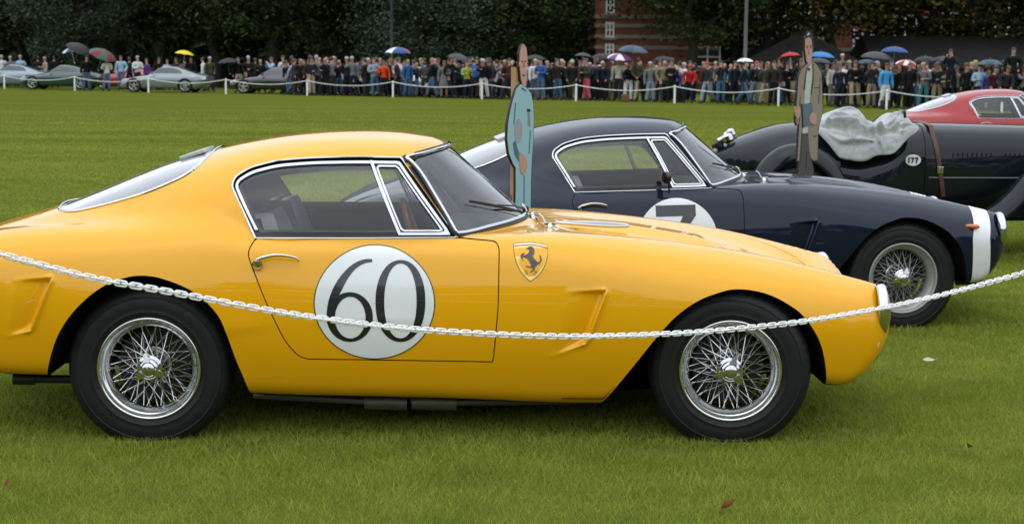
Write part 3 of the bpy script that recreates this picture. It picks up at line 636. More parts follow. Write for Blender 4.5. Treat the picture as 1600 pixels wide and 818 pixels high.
    P('roof_vent', 'roof_vent', VENTM, loc=(.085, .0, 1.143), rot=(0, R(-19), 0))
    if badge:
        b = P('shield_badge', 'shield', SH_YEL); b['label'] = 'yellow shield badge with a black rearing horse'
        P('badge_edge', 'shield_edge', BLACKP, b); P('badge_stripe', 'shield_white', WHITEP, b); P('badge_stripe', 'shield_red', RED_P, b); P('badge_stripe', 'shield_green', GREEN_P, b); P('badge_horse', 'horse', BLACKP, b); P('badge_letters', 'letters', BLACKP, b)
    return c
YELLOW = paint('yellow_paint', (.83, .392, .004)); NAVY = paint('navy_paint', (.0050, .0095, .026), coat=.74); RED = paint('red_paint', (.31, .009, .011))
car_y = make_car('yellow vintage sports coupe with number 60 roundel behind the white chain', (-1.505, 7.44, 0), R(1.5), YELLOW, '60', ALU)
PAINTED_RIM = mat('painted_rim', (.36, .37, .34), .35, .3); GREYSPOKE = mat('grey_spoke', (.40, .40, .38), .35, .6)
# ---------------------------------------------------------------- lawn
def lawn_material(name, blades):
    m = bpy.data.materials.new(name); m.use_nodes = True; nt = m.node_tree; b = nt.nodes['Principled BSDF']; N = nt.nodes.new; K = nt.links.new
    b.inputs['Roughness'].default_value = .85; b.inputs['Specular IOR Level'].default_value = .06 if blades else .0
    geo = N('ShaderNodeNewGeometry'); sep = N('ShaderNodeMapping'); sep.inputs['Scale'].default_value = (.16, 1.0, 1)
    K(geo.outputs['Position'], sep.inputs['Vector'])
    n1 = N('ShaderNodeTexNoise'); n1.inputs['Scale'].default_value = .55; n1.inputs['Detail'].default_value = 5; K(sep.outputs[0], n1.inputs['Vector'])
    n2 = N('ShaderNodeTexNoise'); n2.inputs['Scale'].default_value = 3.2; n2.inputs['Detail'].default_value = 5; K(geo.outputs['Position'], n2.inputs['Vector'])
    r = N('ShaderNodeValToRGB'); e = r.color_ramp.elements
    e[0].position = .30; e[0].color = (.080, .096, .014, 1); e[1].position = .72; e[1].color = (.152, .171, .029, 1); k = e.new(.52); k.color = (.112, .132, .020, 1)
    mxn = N('ShaderNodeMath'); mxn.operation = 'MULTIPLY_ADD'; mxn.inputs[1].default_value = .55; ad = N('ShaderNodeMath'); ad.operation = 'MULTIPLY'; ad.inputs[1].default_value = .45
    K(n2.outputs['Fac'], ad.inputs[0]); e[0].color = (*[c*(2.45 if blades else 1) for c in e[0].color[:3]], 1); e[1].color = (*[c*(2.45 if blades else 1) for c in e[1].color[:3]], 1); e[2].color = (*[c*(2.45 if blades else 1) for c in e[2].color[:3]], 1); K(n1.outputs['Fac'], mxn.inputs[0]); K(ad.outputs[0], mxn.inputs[2])
    if blades:
        rp = N('ShaderNodeMath'); rp.operation = 'MULTIPLY_ADD'; rp.inputs[1].default_value = .26; K(geo.outputs['Random Per Island'], rp.inputs[0])
        s = N('ShaderNodeMath'); s.operation = 'SUBTRACT'; s.inputs[1].default_value = .13; K(mxn.outputs[0], s.inputs[0]); K(s.outputs[0], rp.inputs[2]); K(rp.outputs[0], r.inputs['Fac'])
        tr = N('ShaderNodeBsdfTranslucent'); ms = N('ShaderNodeMixShader'); ms.inputs[0].default_value = .30
        K(r.outputs[0], tr.inputs[0]); K(b.outputs[0], ms.inputs[1]); K(tr.outputs[0], ms.inputs[2]); K(ms.outputs[0], nt.nodes['Material Output'].inputs[0])
    else:
        n3 = N('ShaderNodeTexNoise'); n3.inputs['Scale'].default_value = 38; n3.inputs['Detail'].default_value = 3; K(geo.outputs['Position'], n3.inputs['Vector'])
        s = N('ShaderNodeMath'); s.operation = 'MULTIPLY_ADD'; s.inputs[1].default_value = .35; s2 = N('ShaderNodeMath'); s2.operation = 'SUBTRACT'; s2.inputs[1].default_value = .19
        K(n3.outputs['Fac'], s.inputs[0]); K(mxn.outputs[0], s2.inputs[0]); K(s2.outputs[0], s.inputs[2]); K(s.outputs[0], r.inputs['Fac'])
        bp = N('ShaderNodeBump'); bp.inputs['Strength'].default_value = .6; bp.inputs['Distance'].default_value = .05; K(n3.outputs['Fac'], bp.inputs['Height']); K(bp.outputs[0], b.inputs['Normal'])
    K(r.outputs[0], b.inputs['Base Color'])
    return m
g = MB(); g.add([(-700,-400,0),(700,-400,0),(700,900,0),(-700,900,0)], [(0,1,2,3)])
tag(g.build('ground', lawn_material('lawn', False), None, False, None), kind='structure')
def fast_mesh(name, V, tri):
    """big triangle/quad soup from arrays"""
    me = bpy.data.meshes.new(name); nv, (nf, k) = len(V), tri.shape
    me.vertices.add(nv); me.vertices.foreach_set('co', V.astype(np.float32).ravel()); me.loops.add(nf*k); me.loops.foreach_set('vertex_index', tri.astype(np.int32).ravel())
    me.polygons.add(nf); me.polygons.foreach_set('loop_start', np.arange(0, nf*k, k, dtype=np.int32)); me.polygons.foreach_set('loop_total', np.full(nf, k, np.int32)); me.update(calc_edges=True); me.materials.append(None)
    return me
def blades(y0, y1, cover, h, w0, pad=.5):
    """blades thin out and widen with distance so that the cover stays even"""
    k = 800/2584*1.04; yy = np.linspace(y0, y1, 400); wid = k*yy+pad; scl = np.maximum(yy/6.5, 1); dens = cover/scl**1.9*(1-sstep(16, 58, yy))+1e-6; pdf = dens*2*wid; cdf = np.concatenate([[0], np.cumsum((pdf[1:]+pdf[:-1])/2*np.diff(yy))]); n = int(cdf[-1])
    y = np.interp(rng.uniform(0, cdf[-1], n), cdf, yy); x = rng.uniform(-1, 1, n)*(k*y+pad); sc = np.maximum(y/6.5, 1)
    a = rng.uniform(0, 2*np.pi, n); hh = h*rng.uniform(.35, 1.15, n); ln = hh*rng.uniform(.3, 1.6, n); la = rng.uniform(0, 2*np.pi, n)
    ww = w0*sc*rng.uniform(.6, 1.2, n); dx, dy = np.cos(a)*ww, np.sin(a)*ww; z = np.zeros(n)-.003
    P0 = np.stack([x-dx, y-dy, z], 1); P1 = np.stack([x+dx, y+dy, z], 1); P2 = np.stack([x+np.cos(la)*ln, y+np.sin(la)*ln, hh], 1)
    return np.stack([P0, P1, P2], 1).reshape(-1, 3)
gv = blades(5.0, 58, 12500, .027, .0016, 1.7)
# tufts the mower missed
nc = 650; cy = np.sqrt(rng.uniform(5.2**2, 13**2, nc)); cx = rng.uniform(-1, 1, nc)*(.33*cy+.3); k = 34; x = np.repeat(cx, k)+rng.normal(0, .045, nc*k); y = np.repeat(cy, k)+rng.normal(0, .045, nc*k); n = nc*k
a = rng.uniform(0, 2*np.pi, n); la = rng.uniform(0, 2*np.pi, n); hh_ = rng.uniform(.030, .050, n)*np.repeat(rng.uniform(.7, 1.15, nc), k); ln = hh_*rng.uniform(.2, 1.2, n); w_ = .0022
tv = np.stack([np.stack([x-np.cos(a)*w_, y-np.sin(a)*w_, np.zeros(n)], 1), np.stack([x+np.cos(a)*w_, y+np.sin(a)*w_, np.zeros(n)], 1), np.stack([x+np.cos(la)*ln, y+np.sin(la)*ln, hh_], 1)], 1).reshape(-1, 3); gv = np.concatenate([gv, tv])
tag(put('lawn_grass', fast_mesh('lawn_grass', gv, np.arange(len(gv)).reshape(-1, 3)), lawn_material('grass_blade', True)), 'short mown green grass blades covering the lawn', 'grass', kind='stuff')

# ---------------------------------------------------------------- trees
def leaf_material(name, c0, c1, c2):
    m = bpy.data.materials.new(name); m.use_nodes = True; nt = m.node_tree; b = nt.nodes['Principled BSDF']; N = nt.nodes.new; K = nt.links.new
    geo = N('ShaderNodeNewGeometry'); oi = N('ShaderNodeTexCoord'); n = N('ShaderNodeTexNoise'); n.inputs['Scale'].default_value = .6; n.inputs['Detail'].default_value = 3; K(oi.outputs['Object'], n.inputs['Vector'])
    a = N('ShaderNodeMath'); a.operation = 'MULTIPLY_ADD'; a.inputs[1].default_value = .28; s = N('ShaderNodeMath'); s.operation = 'SUBTRACT'; s.inputs[1].default_value = .11
    K(n.outputs['Fac'], s.inputs[0]); K(geo.outputs['Random Per Island'], a.inputs[0]); K(s.outputs[0], a.inputs[2])
    r = N('ShaderNodeValToRGB'); e = r.color_ramp.elements; e[0].position = .25; e[0].color = (*c0, 1); e[1].position = .85; e[1].color = (*c2, 1); k = e.new(.58); k.color = (*c1, 1)
    K(a.outputs[0], r.inputs['Fac']); K(r.outputs[0], b.inputs['Base Color']); b.inputs['Roughness'].default_value = .8; b.inputs['Specular IOR Level'].default_value = .03
    return m
LEAF = [leaf_material('leaf_dark', (0.022, 0.035, 0.014), (0.041, 0.061, 0.022), (0.074, 0.095, 0.030)),
        leaf_material('leaf_olive', (0.030, 0.041, 0.014), (0.061, 0.070, 0.020), (0.116, 0.109, 0.027)),
        leaf_material('leaf_turning', (0.033, 0.043, 0.014), (0.082, 0.079, 0.019), (0.204, 0.142, 0.027)),
        leaf_material('leaf_grey', (0.035, 0.054, 0.035), (0.061, 0.084, 0.052), (0.095, 0.122, 0.074))]
LEAF.append(leaf_material('leaf_belt', (.012, .020, .008), (.022, .034, .012), (.040, .052, .018)))
BARK = mat('bark', (.030, .025, .020), .9, var=.35, vscale=5, bump=.6, bscale=14)
def leaf_quads(C, size, flat=.6):
    n = len(C); N = rng.normal(size=(n, 3)); N[:, 2] = np.abs(N[:, 2])+flat; N /= np.linalg.norm(N, axis=1)[:, None]
    T = np.cross(N, rng.normal(size=(n, 3))); T /= np.linalg.norm(T, axis=1)[:, None]; B = np.cross(N, T); s = size*rng.uniform(.55, 1.25, n)[:, None]
    V = np.stack([C-T*s, C-B*s*.55+T*s*.1, C+T*s, C+B*s*.55-T*s*.1], 1).reshape(-1, 3); return V, np.arange(4*n).reshape(-1, 4)
def tree_meshes(seed, h, rad, z0, clumps, per, leaf):
    r = np.random.default_rng(seed); mb = MB(); top = h*.62
    path = [(0, 0, -.1)]+[(r.normal(0, .12)*i, r.normal(0, .12)*i, top*i/5) for i in range(1, 6)]
    mb.tube(catmull(path, 4), np.linspace(.36, .10, 21), 10)
    cen = []
    for i in range(clumps):
        u = r.normal(size=3); u /= np.linalg.norm(u); q = r.uniform(.35, 1)**.5
        c = np.array([u[0]*rad*q, u[1]*rad*q, (z0+h)/2+u[2]*(h-z0)/2*q])
        if c[2] < z0+1.2: c[2] = z0+r.uniform(-.4, 1.2)
        cen.append(c)
    for c in cen[::4]:
        b = np.array(path[min(5, max(2, int(c[2]/top*4)))]); b = b*(.75) if c[2] < b[2] else b; m = (b+c)/2+np.array([0, 0, .3])
        mb.tube(catmull([b, m, c], 4), np.linspace(.11, .025, 9), 6)
    P = []
    for c in cen:
        k = int(per*r.uniform(.6, 1.4)); P.append(c+r.normal(size=(k, 3))*np.array([.75, .75, .42])*r.uniform(.7, 1.3))
    P = np.concatenate(P); P = P[P[:, 2] > .3]
    V, Q = leaf_quads(P, leaf); return mb.mesh('trunk'), fast_mesh('crown', V, Q)
TREES = [tree_meshes(11, 11.5, 5.6, 3.4, 130, 150, .15), tree_meshes(12, 12, 6.2, 2.8, 140, 150, .155), tree_meshes(13, 11, 5.0, 2.2, 120, 160, .14), tree_meshes(14, 9.5, 4.6, .6, 120, 180, .13)]
LOWT = [tree_meshes(15, 21, 7.0, 1.5, 150, 40, .46)]
ORD = ['first', 'second', 'third', 'fourth', 'fifth', 'sixth', 'seventh', 'eighth', 'ninth', 'tenth', 'eleventh', 'twelfth', 'thirteenth', 'fourteenth', 'fifteenth', 'sixteenth', 'seventeenth', 'eighteenth', 'nineteenth', 'twentieth']; ORD += ['twenty-'+o for o in ORD[:9]]+['thirtieth']+['thirty-'+o for o in ORD[:9]]
def tree(kind, loc, rz, sc, leaf, label, group='trees behind the crowd', src=None):
    t = thing('tree', label, 'tree', loc, rz, group); t.scale = (sc, sc, sc); a, b = (src or TREES)[kind]
    put('trunk', a, BARK, t); put('crown', b, LEAF[leaf], t); return t
# (photo x, distance, mesh, leaf colour, scale)
TR = [(-60,104,1,0,1.05),(40,112,0,0,1.0),(118,98,2,3,.80),(190,106,1,1,1.0),(262,118,0,0,1.05),(337,100,0,0,1.0),(392,113,1,0,1.0),(431,97,1,0,1.05),(475,104,0,1,.95),(545,100,0,1,1.0),(590,116,1,0,1.1),
      (655,93,3,3,.86),(720,104,1,0,1.0),(775,96,3,0,.95),(815,100,3,0,.95),(885,112,1,0,1.0),(1032,122,0,0,1.0),(1078,92,0,0,1.0),(1148,97,0,1,.95),(1205,94,0,1,1.08),(1300,95,0,2,1.12),(1372,100,0,2,1.1),(1450,97,0,2,1.15),(1530,98,0,1,1.15),(1612,97,0,1,1.12),(1680,100,1,0,1.0),(-130,100,0,0,1.0)]
TR.sort(key=lambda t: t[0]); names = {0: 'dark green', 1: 'olive green', 2: 'yellowing', 3: 'grey green'}
for i, (px, y, k, lf, sc) in enumerate(TR):
    p = at_depth(px, 100, y); ground_lab = 'bushy round' if k == 3 else 'tall'
    where = ORD[i]+' from the left in the treeline'
    if k == 0 or k == 1: sc *= 1.0
    tree(k, (p.x, y, 0), 1.7*i, sc, lf, f'{ground_lab} {names[lf]} tree, {where}')
# dense woodland beyond, reads as one dark mass
n = 80000; px = rng.uniform(-110, 110, n); P = np.stack([px, 128+rng.uniform(0, 10, n), rng.uniform(0, 1, n)*9.5], 1); V, Q = leaf_quads(P, .85, .0)
tag(put('far_wood', fast_mesh('far_wood', V, Q), LEAF[0]), 'dark mass of distant woodland behind the treeline', 'woodland', kind='stuff')
n = 30000; px = rng.uniform(-60, 9, n); hgt = 1.5+.7*np.sin(px*.35)+.5*np.sin(px*.9+1); P = np.stack([px, 119+rng.uniform(0, 4, n), rng.uniform(0, 1, n)*hgt*1.15], 1); V, Q = leaf_quads(P, .20, .2)
tag(put('undergrowth', fast_mesh('undergrowth', V, Q), LEAF[3]), 'low grey green undergrowth under the trees', 'undergrowth', kind='stuff')
# trees round the rest of the ground, behind the photographer: they mirror in the paintwork
for i in range(17):
    a = R(-98+i*12.2); d = 84+6*math.sin(i*2.3)
    tree(0, (d*math.sin(a), -d*math.cos(a), 0), i*1.3, .98+.16*math.sin(i*1.7), 4, 'tall dark tree on the far side of the ground behind the viewer', 'trees behind the viewer', LOWT)
n = 26000; a = R(1)*rng.uniform(-115, 115, n); d = 96+rng.uniform(0, 8, n); P = np.stack([d*np.sin(a), -d*np.cos(a), rng.uniform(0, 1, n)*14], 1); V, Q = leaf_quads(P, .85, .2)
tag(put('hedge_belt', fast_mesh('hedge_belt', V, Q), LEAF[4]), 'dark belt of trees behind the viewer', 'woodland', kind='stuff')

# ---------------------------------------------------------------- brick buildings behind the trees
BRICK = mat('red_brick', (.20, .070, .045), .85, var=.25, vscale=1.5, bump=.3, bscale=6); STONE = mat('pale_stone', (.27, .22, .18), .8, var=.15); WHITE_FR = mat('white_window_paint', (.75, .76, .76), .5); PANE = mat('dark_pane', (.015, .018, .022), .12); ROOFT = mat('dark_roof', (.020, .018, .017), .85, var=.25, vscale=2, bump=.5, bscale=7); TIMBER = mat('dark_timber', (.025, .018, .014), .8)
def brick_house(label, x0, x1, y, h, wins, bands, group):
    t = thing('brick_building', label, 'building', ((x0+x1)/2, y, 0), 0, group); w = (x1-x0)/2
    mb = MB(); mb.box((0, 5, h/2), (2*w, 10, h)); mb.build('wall', BRICK, t, False, None)
    for z in bands:
        mb = MB(); mb.box((0, 5, z), (2*w+.16, 10.16, .22)); mb.build('stone_band', STONE, t, False, None)
    for (wx, wz, ww, wh) in wins:
        X = wx-(x0+x1)/2; mb = MB(); mb.box((X, -.02, wz), (ww, .06, wh)); pw = mb.build('window', PANE, t, False, None)
        mb = MB()
        for sx in (-1, 0, 1): mb.box((X+sx*(ww/2-.04), -.06, wz), (.10, .08, wh+.08))
        for sz in (-1, 0, 1): mb.box((X, -.06+.002*sz, wz+sz*(wh/2-.04)), (ww-.08, .07, .09))
        mb.build('window_frame', WHITE_FR, pw, False, None)
        mb = MB(); mb.box((X, -.10, wz-wh/2-.10), (ww+.30, .2, .12)); mb.build('sill', STONE, pw, False, None)
    mb = MB(); mb.prism([(-w-.4, h), (w+.4, h), (w-2.5, h+4), (-w+2.5, h+4)], -.4, 10.4); mb.build('roof', ROOFT, t, False, None)
    return t
X_ = lambda px, y: at_depth(px, 100, y).x
Z_ = lambda px, py, y: at_depth(px, py, y).z
yb = 97.
brick_house('red brick building with pale stone bands between the trees', X_(931, yb), X_(1122, yb), yb, 13, [(X_(px, yb), Z_(px, py, yb), .50, hh_) for px in (952,) for py, hh_ in ((8, .9), (47, .85), (78, .65))]+[(X_(px, yb), Z_(px, 89, yb), 1.5, 1.2) for px in (1105,)], [Z_(940, 26, yb), Z_(940, 57, yb), Z_(940, 74, yb), Z_(940, 40, yb), .6], 'brick buildings behind the crowd')
yb = 112
brick_house('long red brick house with white sash windows above the dark pavilion roof', X_(1190, yb), X_(1720, yb), yb, 12, [(X_(px, yb), Z_(px, 42, yb), 1.55, 1.55) for px in (1213, 1248, 1283, 1380, 1412, 1486, 1535, 1588, 1640)]+[(X_(1346, yb), Z_(1346, 60, yb), 1.25, 1.15)]+[(X_(px, yb), Z_(px, 4, yb), 1.4, 1.5) for px in (1248, 1350, 1486, 1588)], [Z_(1346, 78, yb), Z_(1346, 28, yb)], 'brick buildings behind the crowd')
# dark pavilion: gabled end on the left, long low roof to the right
yp = 92.
t = thing('pavilion', 'dark timber pavilion with gabled roof behind the crowd', 'pavilion', (X_(1255, yp), yp, 0)); x = lambda px: X_(px, yp)-X_(1255, yp)
mb = MB(); gx0, gx1 = x(1165), x(1345); zt = Z_(1255, 47, yp); ze = Z_(1165, 97, yp)
mb.prism([(gx0-.2, ze-.3), (gx0-.2, ze), (0, zt), (gx1+.2, ze), (gx1+.2, ze-.3)], 0, 9); mb.build('gable_roof', ROOFT, t, False, None)
mb = MB(); mb.prism([(gx0, 0), (gx0, ze-.31), (gx1, ze-.31), (gx1, 0)], .5, 8.5); mb.build('gable_wall', TIMBER, t, False, None)
lx0, lx1 = x(1366), x(1720); z1 = Z_(1480, 57, yp+4)
mb = MB(); mb.prism([(.2, Z_(1480, 96, yp)), (3.9, z1), (7.9, Z_(1480, 96, yp)), (7.9, 1.5), (.2, 1.5)], lx0, lx1, 'YZ'); mb.build('long_roof', ROOFT, t, False, None)
mb = MB(); mb.box(((lx0+lx1)/2, 4, .76), (lx1-lx0-.4, 7, 1.48)); mb.build('long_wall', TIMBER, t, False, None)
# lamp posts
POST_G = mat('post_green', (.010, .022, .018), .5); POST_S = mat('post_grey', (.10, .10, .10), .5)
for px, y, m, lb in ((612, 88, POST_G, 'thin dark green lamp post left of the round bushes'), (1164, 84, POST_S, 'thin grey lamp post left of the pavilion gable')):
    p = at_depth(px, 100, y); t = thing('lamp_post', lb, 'lamp post', (p.x, y, 0)); mb = MB(); mb.lathe([(.16,0),(.16,.5),(.10,.6),(.09,4),(.07,7.0)], 12, 'Z'); mb.build('pole', m, t); mb = MB(); mb.lathe([(.05,7.0),(.22,7.1),(.26,7.4),(.12,7.7),(.01,7.75)], 12, 'Z'); mb.build('lantern', m, t)

# ---------------------------------------------------------------- rope fence across the field
WHITE_P = mat('white_post_paint', (.80, .80, .79), .5); ROPE = mat('white_rope', (.66, .66, .63), .8)
FP = [(-112,136.5),(7,139),(117,142),(232,145),(353,147.3),(480,149.6),(614,152),(753,155.3),(900,158.3),(1054,161.7),(1216,166),(1385,171),(1565,176)]
FXY = [at_ground(px, py) for px, py in FP]
def fence_y(px): return float(np.interp(px, [f[0] for f in FP], [p.y for p in FXY]))
tops = []
for i, p in enumerate(FXY):
    t = thing('fence_post', f'thin white fence post, {ORD[i-1]} from the left along the rope' if i else 'thin white fence post just beyond the left edge', 'post', (p.x, p.y, 0), 0, 'white posts of the rope fence')
    mb = MB(); mb.lathe([(.042,0),(.042,.70),(.034,.725),(.0005,.735)], 10, 'Z'); mb.build('shaft', WHITE_P, t); mb = MB(); mb.tube([(0, -.045, .66), (0, -.07, .68), (0, -.045, .70)], .012, 6); mb.build('rope_hook', WHITE_P, t)
    tops.append(Vector((p.x, p.y-.06, .685)))
rope = MB()
for a, b in zip(tops[:-1], tops[1:]):
    pts = [a.lerp(b, t)-Vector((0, 0, .20*4*t*(1-t))) for t in np.linspace(0, 1, 13)]; rope.tube([tuple(q) for q in pts], .021, 6)
tag(rope.build('fence_rope', ROPE), 'white rope sagging between the white fence posts in front of the crowd', 'rope')
# ---------------------------------------------------------------- modern coupes parked behind the rope
G_W = Spline([(-.98,.72),(-.6,.86),(0,.93),(.8,.92),(1.8,.91),(2.6,.92),(3.1,.85),(3.5,.66)])
G_TOP = Spline([(-1.0,.84),(-.6,.90),(0,.92),(.8,.89),(1.6,.885),(2.2,.83),(2.8,.73),(3.2,.61),(3.5,.46)])
G_ROOF = Spline([(-.9,.84),(-.5,.94),(0,1.10),(.5,1.24),(.9,1.29),(1.25,1.27),(1.6,1.10),(2.0,.86)])
def F_gt(x, y, z):
    ay = np.abs(y); side = ay-(G_W(x)-.45*np.maximum(z-.55, 0)**2-.5*np.maximum(.55-z, 0)**2); top = z-(G_TOP(x)-.10*ay**2)
    f = smax(side, top, .14); f = smax(f, x-(3.54-.55*ay**2-1.8*np.maximum(.42-z, 0)**2-1.0*np.maximum(z-.42, 0)**2), .30); f = smax(f, -x-(1.02-.30*ay**2-1.2*np.maximum(.66-z, 0)**2-.6*np.maximum(z-.66, 0)**2), .22); f = smax(f, .20-z, .08)
    g = smax(ay-(.80-.55*(z-.85)-.12*sstep(.3, -.9, x)-.10*sstep(1.3, 2.0, x)), z-(G_ROOF(x)-.12*ay**2), .12)
    g = smax(g, .60-z, .05); g = smax(g, (x-(1.98-1.75*(z-.88)-.35*ay**2))*.5, .08)
    return smin(f, g, .04)
def gt_meshes():
    xs = np.concatenate([-1.0+.1*(1-np.cos(np.linspace(0, np.pi/2, 9)))[:-1], np.linspace(-.9, 3.3, 100), 3.3+.19*np.sin(np.linspace(0, np.pi/2, 12))[1:]]); nt = 96; th = np.linspace(-np.pi/2, 1.5*np.pi, nt, endpoint=False); X = np.repeat(xs[:, None], nt, 1); c, s = -np.cos(th)[None], np.sin(th)[None]; z0 = .42
    best = np.full(X.shape, .004); rs = np.linspace(.02, 1.2, 120)
    for r in rs: best = np.where(F_gt(X, r*c, z0+r*s) < 0, r, best)
    lo = best.copy(); hi = best+.01
    for _ in range(10):
        m = .5*(lo+hi); ins = F_gt(X, m*c, z0+m*s) < 0; lo = np.where(ins, m, lo); hi = np.where(ins, hi, m)
    V = np.stack([X, lo*c, z0+lo*s], -1).reshape(-1, 3); n = len(xs)
    F = [(i*nt+j, (i+1)*nt+j, (i+1)*nt+(j+1) % nt, i*nt+(j+1) % nt) for i in range(n-1) for j in range(nt)]+[tuple(range(nt)), tuple((n-1)*nt+j for j in range(nt))[::-1]]
    q0 = F[60*nt+nt//4]; nn = np.cross(V[q0[1]]-V[q0[0]], V[q0[3]]-V[q0[0]])
    if nn[1]*(V[q0[0]][1]) < 0: F = [f[::-1] for f in F]
    a = lambda cx: lambda V: np.maximum(np.hypot(V[:, 0]-cx, V[:, 2]-.33)-.37, .5-np.abs(V[:, 1]))
    win = round_poly([(.15,.92),(.28,1.08),(.62,1.19),(1.05,1.215),(1.35,1.16),(1.72,.93)], [.02,.06,.1,.1,.06,.03], 4)
    gw = lambda V: np.maximum(sd_poly(V[:, 0], V[:, 2], win), .45-np.abs(V[:, 1]))
    ws = lambda V: np.maximum(np.maximum(sd_poly(V[:, 0], V[:, 1], round_poly([(1.36,-.52),(1.92,-.66),(2.0,0),(1.92,.66),(1.36,.52),(1.31,0)], .04, 3)), .85-V[:, 2]), -1*np.ones(len(V)))
    rw = lambda V: np.maximum(sd_poly(V[:, 0], V[:, 1], round_poly([(-.45,-.45),(.38,-.50),(.42,0),(.38,.50),(-.45,.45),(-.5,0)], .05, 3)), .85-V[:, 2])
    v, f = clip(V, F, -a(0)(V)); v, f = clip(v, f, -a(2.55)(v)); bv, bf = v, f
    for g in (gw, ws, rw): bv, bf = clip(bv, bf, -g(bv))
    out = {'body': new_mesh('body', bv, bf, True, 50)}
    for nm, g in (('side_r', lambda V: np.maximum(gw(V), V[:, 1])), ('side_l', lambda V: np.maximum(gw(V), -V[:, 1])), ('windscreen', ws), ('rear', rw)):
        q, e = clip(V, F, g(V)); out[nm] = new_mesh(nm, q, e)
    mb = MB(); mb.lathe([(.20,-.10),(.25,-.12),(.31,-.11),(.33,-.08),(.33,.10),(.2,.1)], 28, 'Y'); out['tyre'] = mb.mesh('tyre')
    mb = MB(); mb.lathe([(.235,-.118),(.225,-.122),(.205,-.10),(.20,.05)], 28, 'Y')
    for k in range(5):
        q = 2*math.pi*k/5+.3; P = []
        for r_, w_ in ((.02,.045),(.21,.032)): P += [(r_*math.cos(q)-w_*math.sin(q), -.10, r_*math.sin(q)+w_*math.cos(q)), (r_*math.cos(q)+w_*math.sin(q), -.10, r_*math.sin(q)-w_*math.cos(q))]
        mb.add(P+[(x_, -.07, z_) for x_, _, z_ in P], [(0,1,3,2),(4,6,7,5),(0,2,6,4),(1,5,7,3)])
    mb.lathe([(.0005,-.108),(.05,-.104),(.055,-.08)], 14, 'Y'); out['rim'] = mb.mesh('rim')
    mb = MB(); mb.lathe([(.055,.03),(.055,-.012),(.0005,-.02)], 14, 'X'); out['tail'] = mb.mesh('tail')
    mb = MB(); mb.box((0, 0, 0), (.26, .17, .09), bev=.03); out['head'] = mb.mesh('head'); mb = MB(); mb.box((-.99, 0, .52), (.02, .50, .11)); out['plate'] = mb.mesh('plate', False, None)
    mb = MB(); mb.box((1.2, 0, .26), (3.6, 1.3, .05)); out['floor'] = mb.mesh('floor', False, None)
    mb = MB(); mb.box((0, 0, 0), (.09, .17, .10), bev=.03); out['mirror'] = mb.mesh('mirror')
    return out
GT = gt_meshes(); DARKG = mat('far_glass', (.03, .04, .045), .06, spec=.8); ALLOY = mat('alloy_silver', (.55, .56, .57), .25, .9); TAILR = mat('tail_red', (.25, .01, .01), .2); HEADL = mat('head_clear', (.6, .62, .63), .1); PLATE = mat('plate_amber', (.55, .35, .03), .5)
def far_car(label, px, off, yaw, col, x_shift=0.):
    y = fence_y(px)+off; p = at_depth(px, 100, y); yw = R(yaw); c = Vector((p.x, y, 0))-Vector((math.cos(yw)*1.25, math.sin(yw)*1.25, 0))
    t = thing('parked_coupe', label, 'car', c, yw, 'modern coupes parked behind the rope fence'); pm = mat('paint_'+label[:18].replace(' ', '_'), col, .3, .35 if col[1] > .15 else 0., coat=1)
    put('body', GT['body'], pm, t); put('side_window', GT['side_r'], DARKG, t); put('side_window', GT['side_l'], DARKG, t); put('windscreen', GT['windscreen'], DARKG, t); put('rear_window', GT['rear'], DARKG, t); put('floor_pan', GT['floor'], WELL, t); put('number_plate', GT['plate'], PLATE, t)
    for s in (-1, 1):
        for d in (.30, .52): put('tail_lamp', GT['tail'], TAILR, t, loc=(-.965+.25*d*d, s*d, .72))
        put('headlight', GT['head'], HEADL, t, loc=(3.10, s*.66, .575), rot=(0, R(22), -s*R(28))); put('door_mirror', GT['mirror'], pm, t, loc=(1.62, s*.90, .93))
    for x, s in ((0, -1), (2.55, -1), (0, 1), (2.55, 1)):
        w = put('wheel', GT['tyre'], RUBBER, t, loc=(x, s*.76, .33), rot=(0, 0, 0 if s < 0 else math.pi)); put('rim', GT['rim'], ALLOY, w)
    return t
far_car('silver blue coupe parked nose left at the left edge of the field', 18, 4.2, 176, (.20, .25, .29))
far_car('dark green coupe parked nose left beside the black umbrella', 97, 3.0, 176, (.016, .055, .040))
far_car('pale silver green coupe parked with its tail towards the fence ropes', 258, 1.9, 174, (.20, .24, .245))
far_car('black coupe parked in the gap of the crowd after the fourth fence post', 428, 3.4, 176, (.012, .012, .014))
far_car('dark grey coupe half hidden behind people at the rope fence', 520, 3.3, 176, (.025, .026, .03))
far_car('white coupe whose tail shows below the blue and red umbrella', 606, 3.2, 178, (.45, .47, .48))
far_car('maroon coupe behind the woman in the grey coat', 735, 3.2, 176, (.075, .012, .014))
far_car('small red coupe seen behind the striped umbrella', 205, 8.5, 150, (.40, .02, .02))

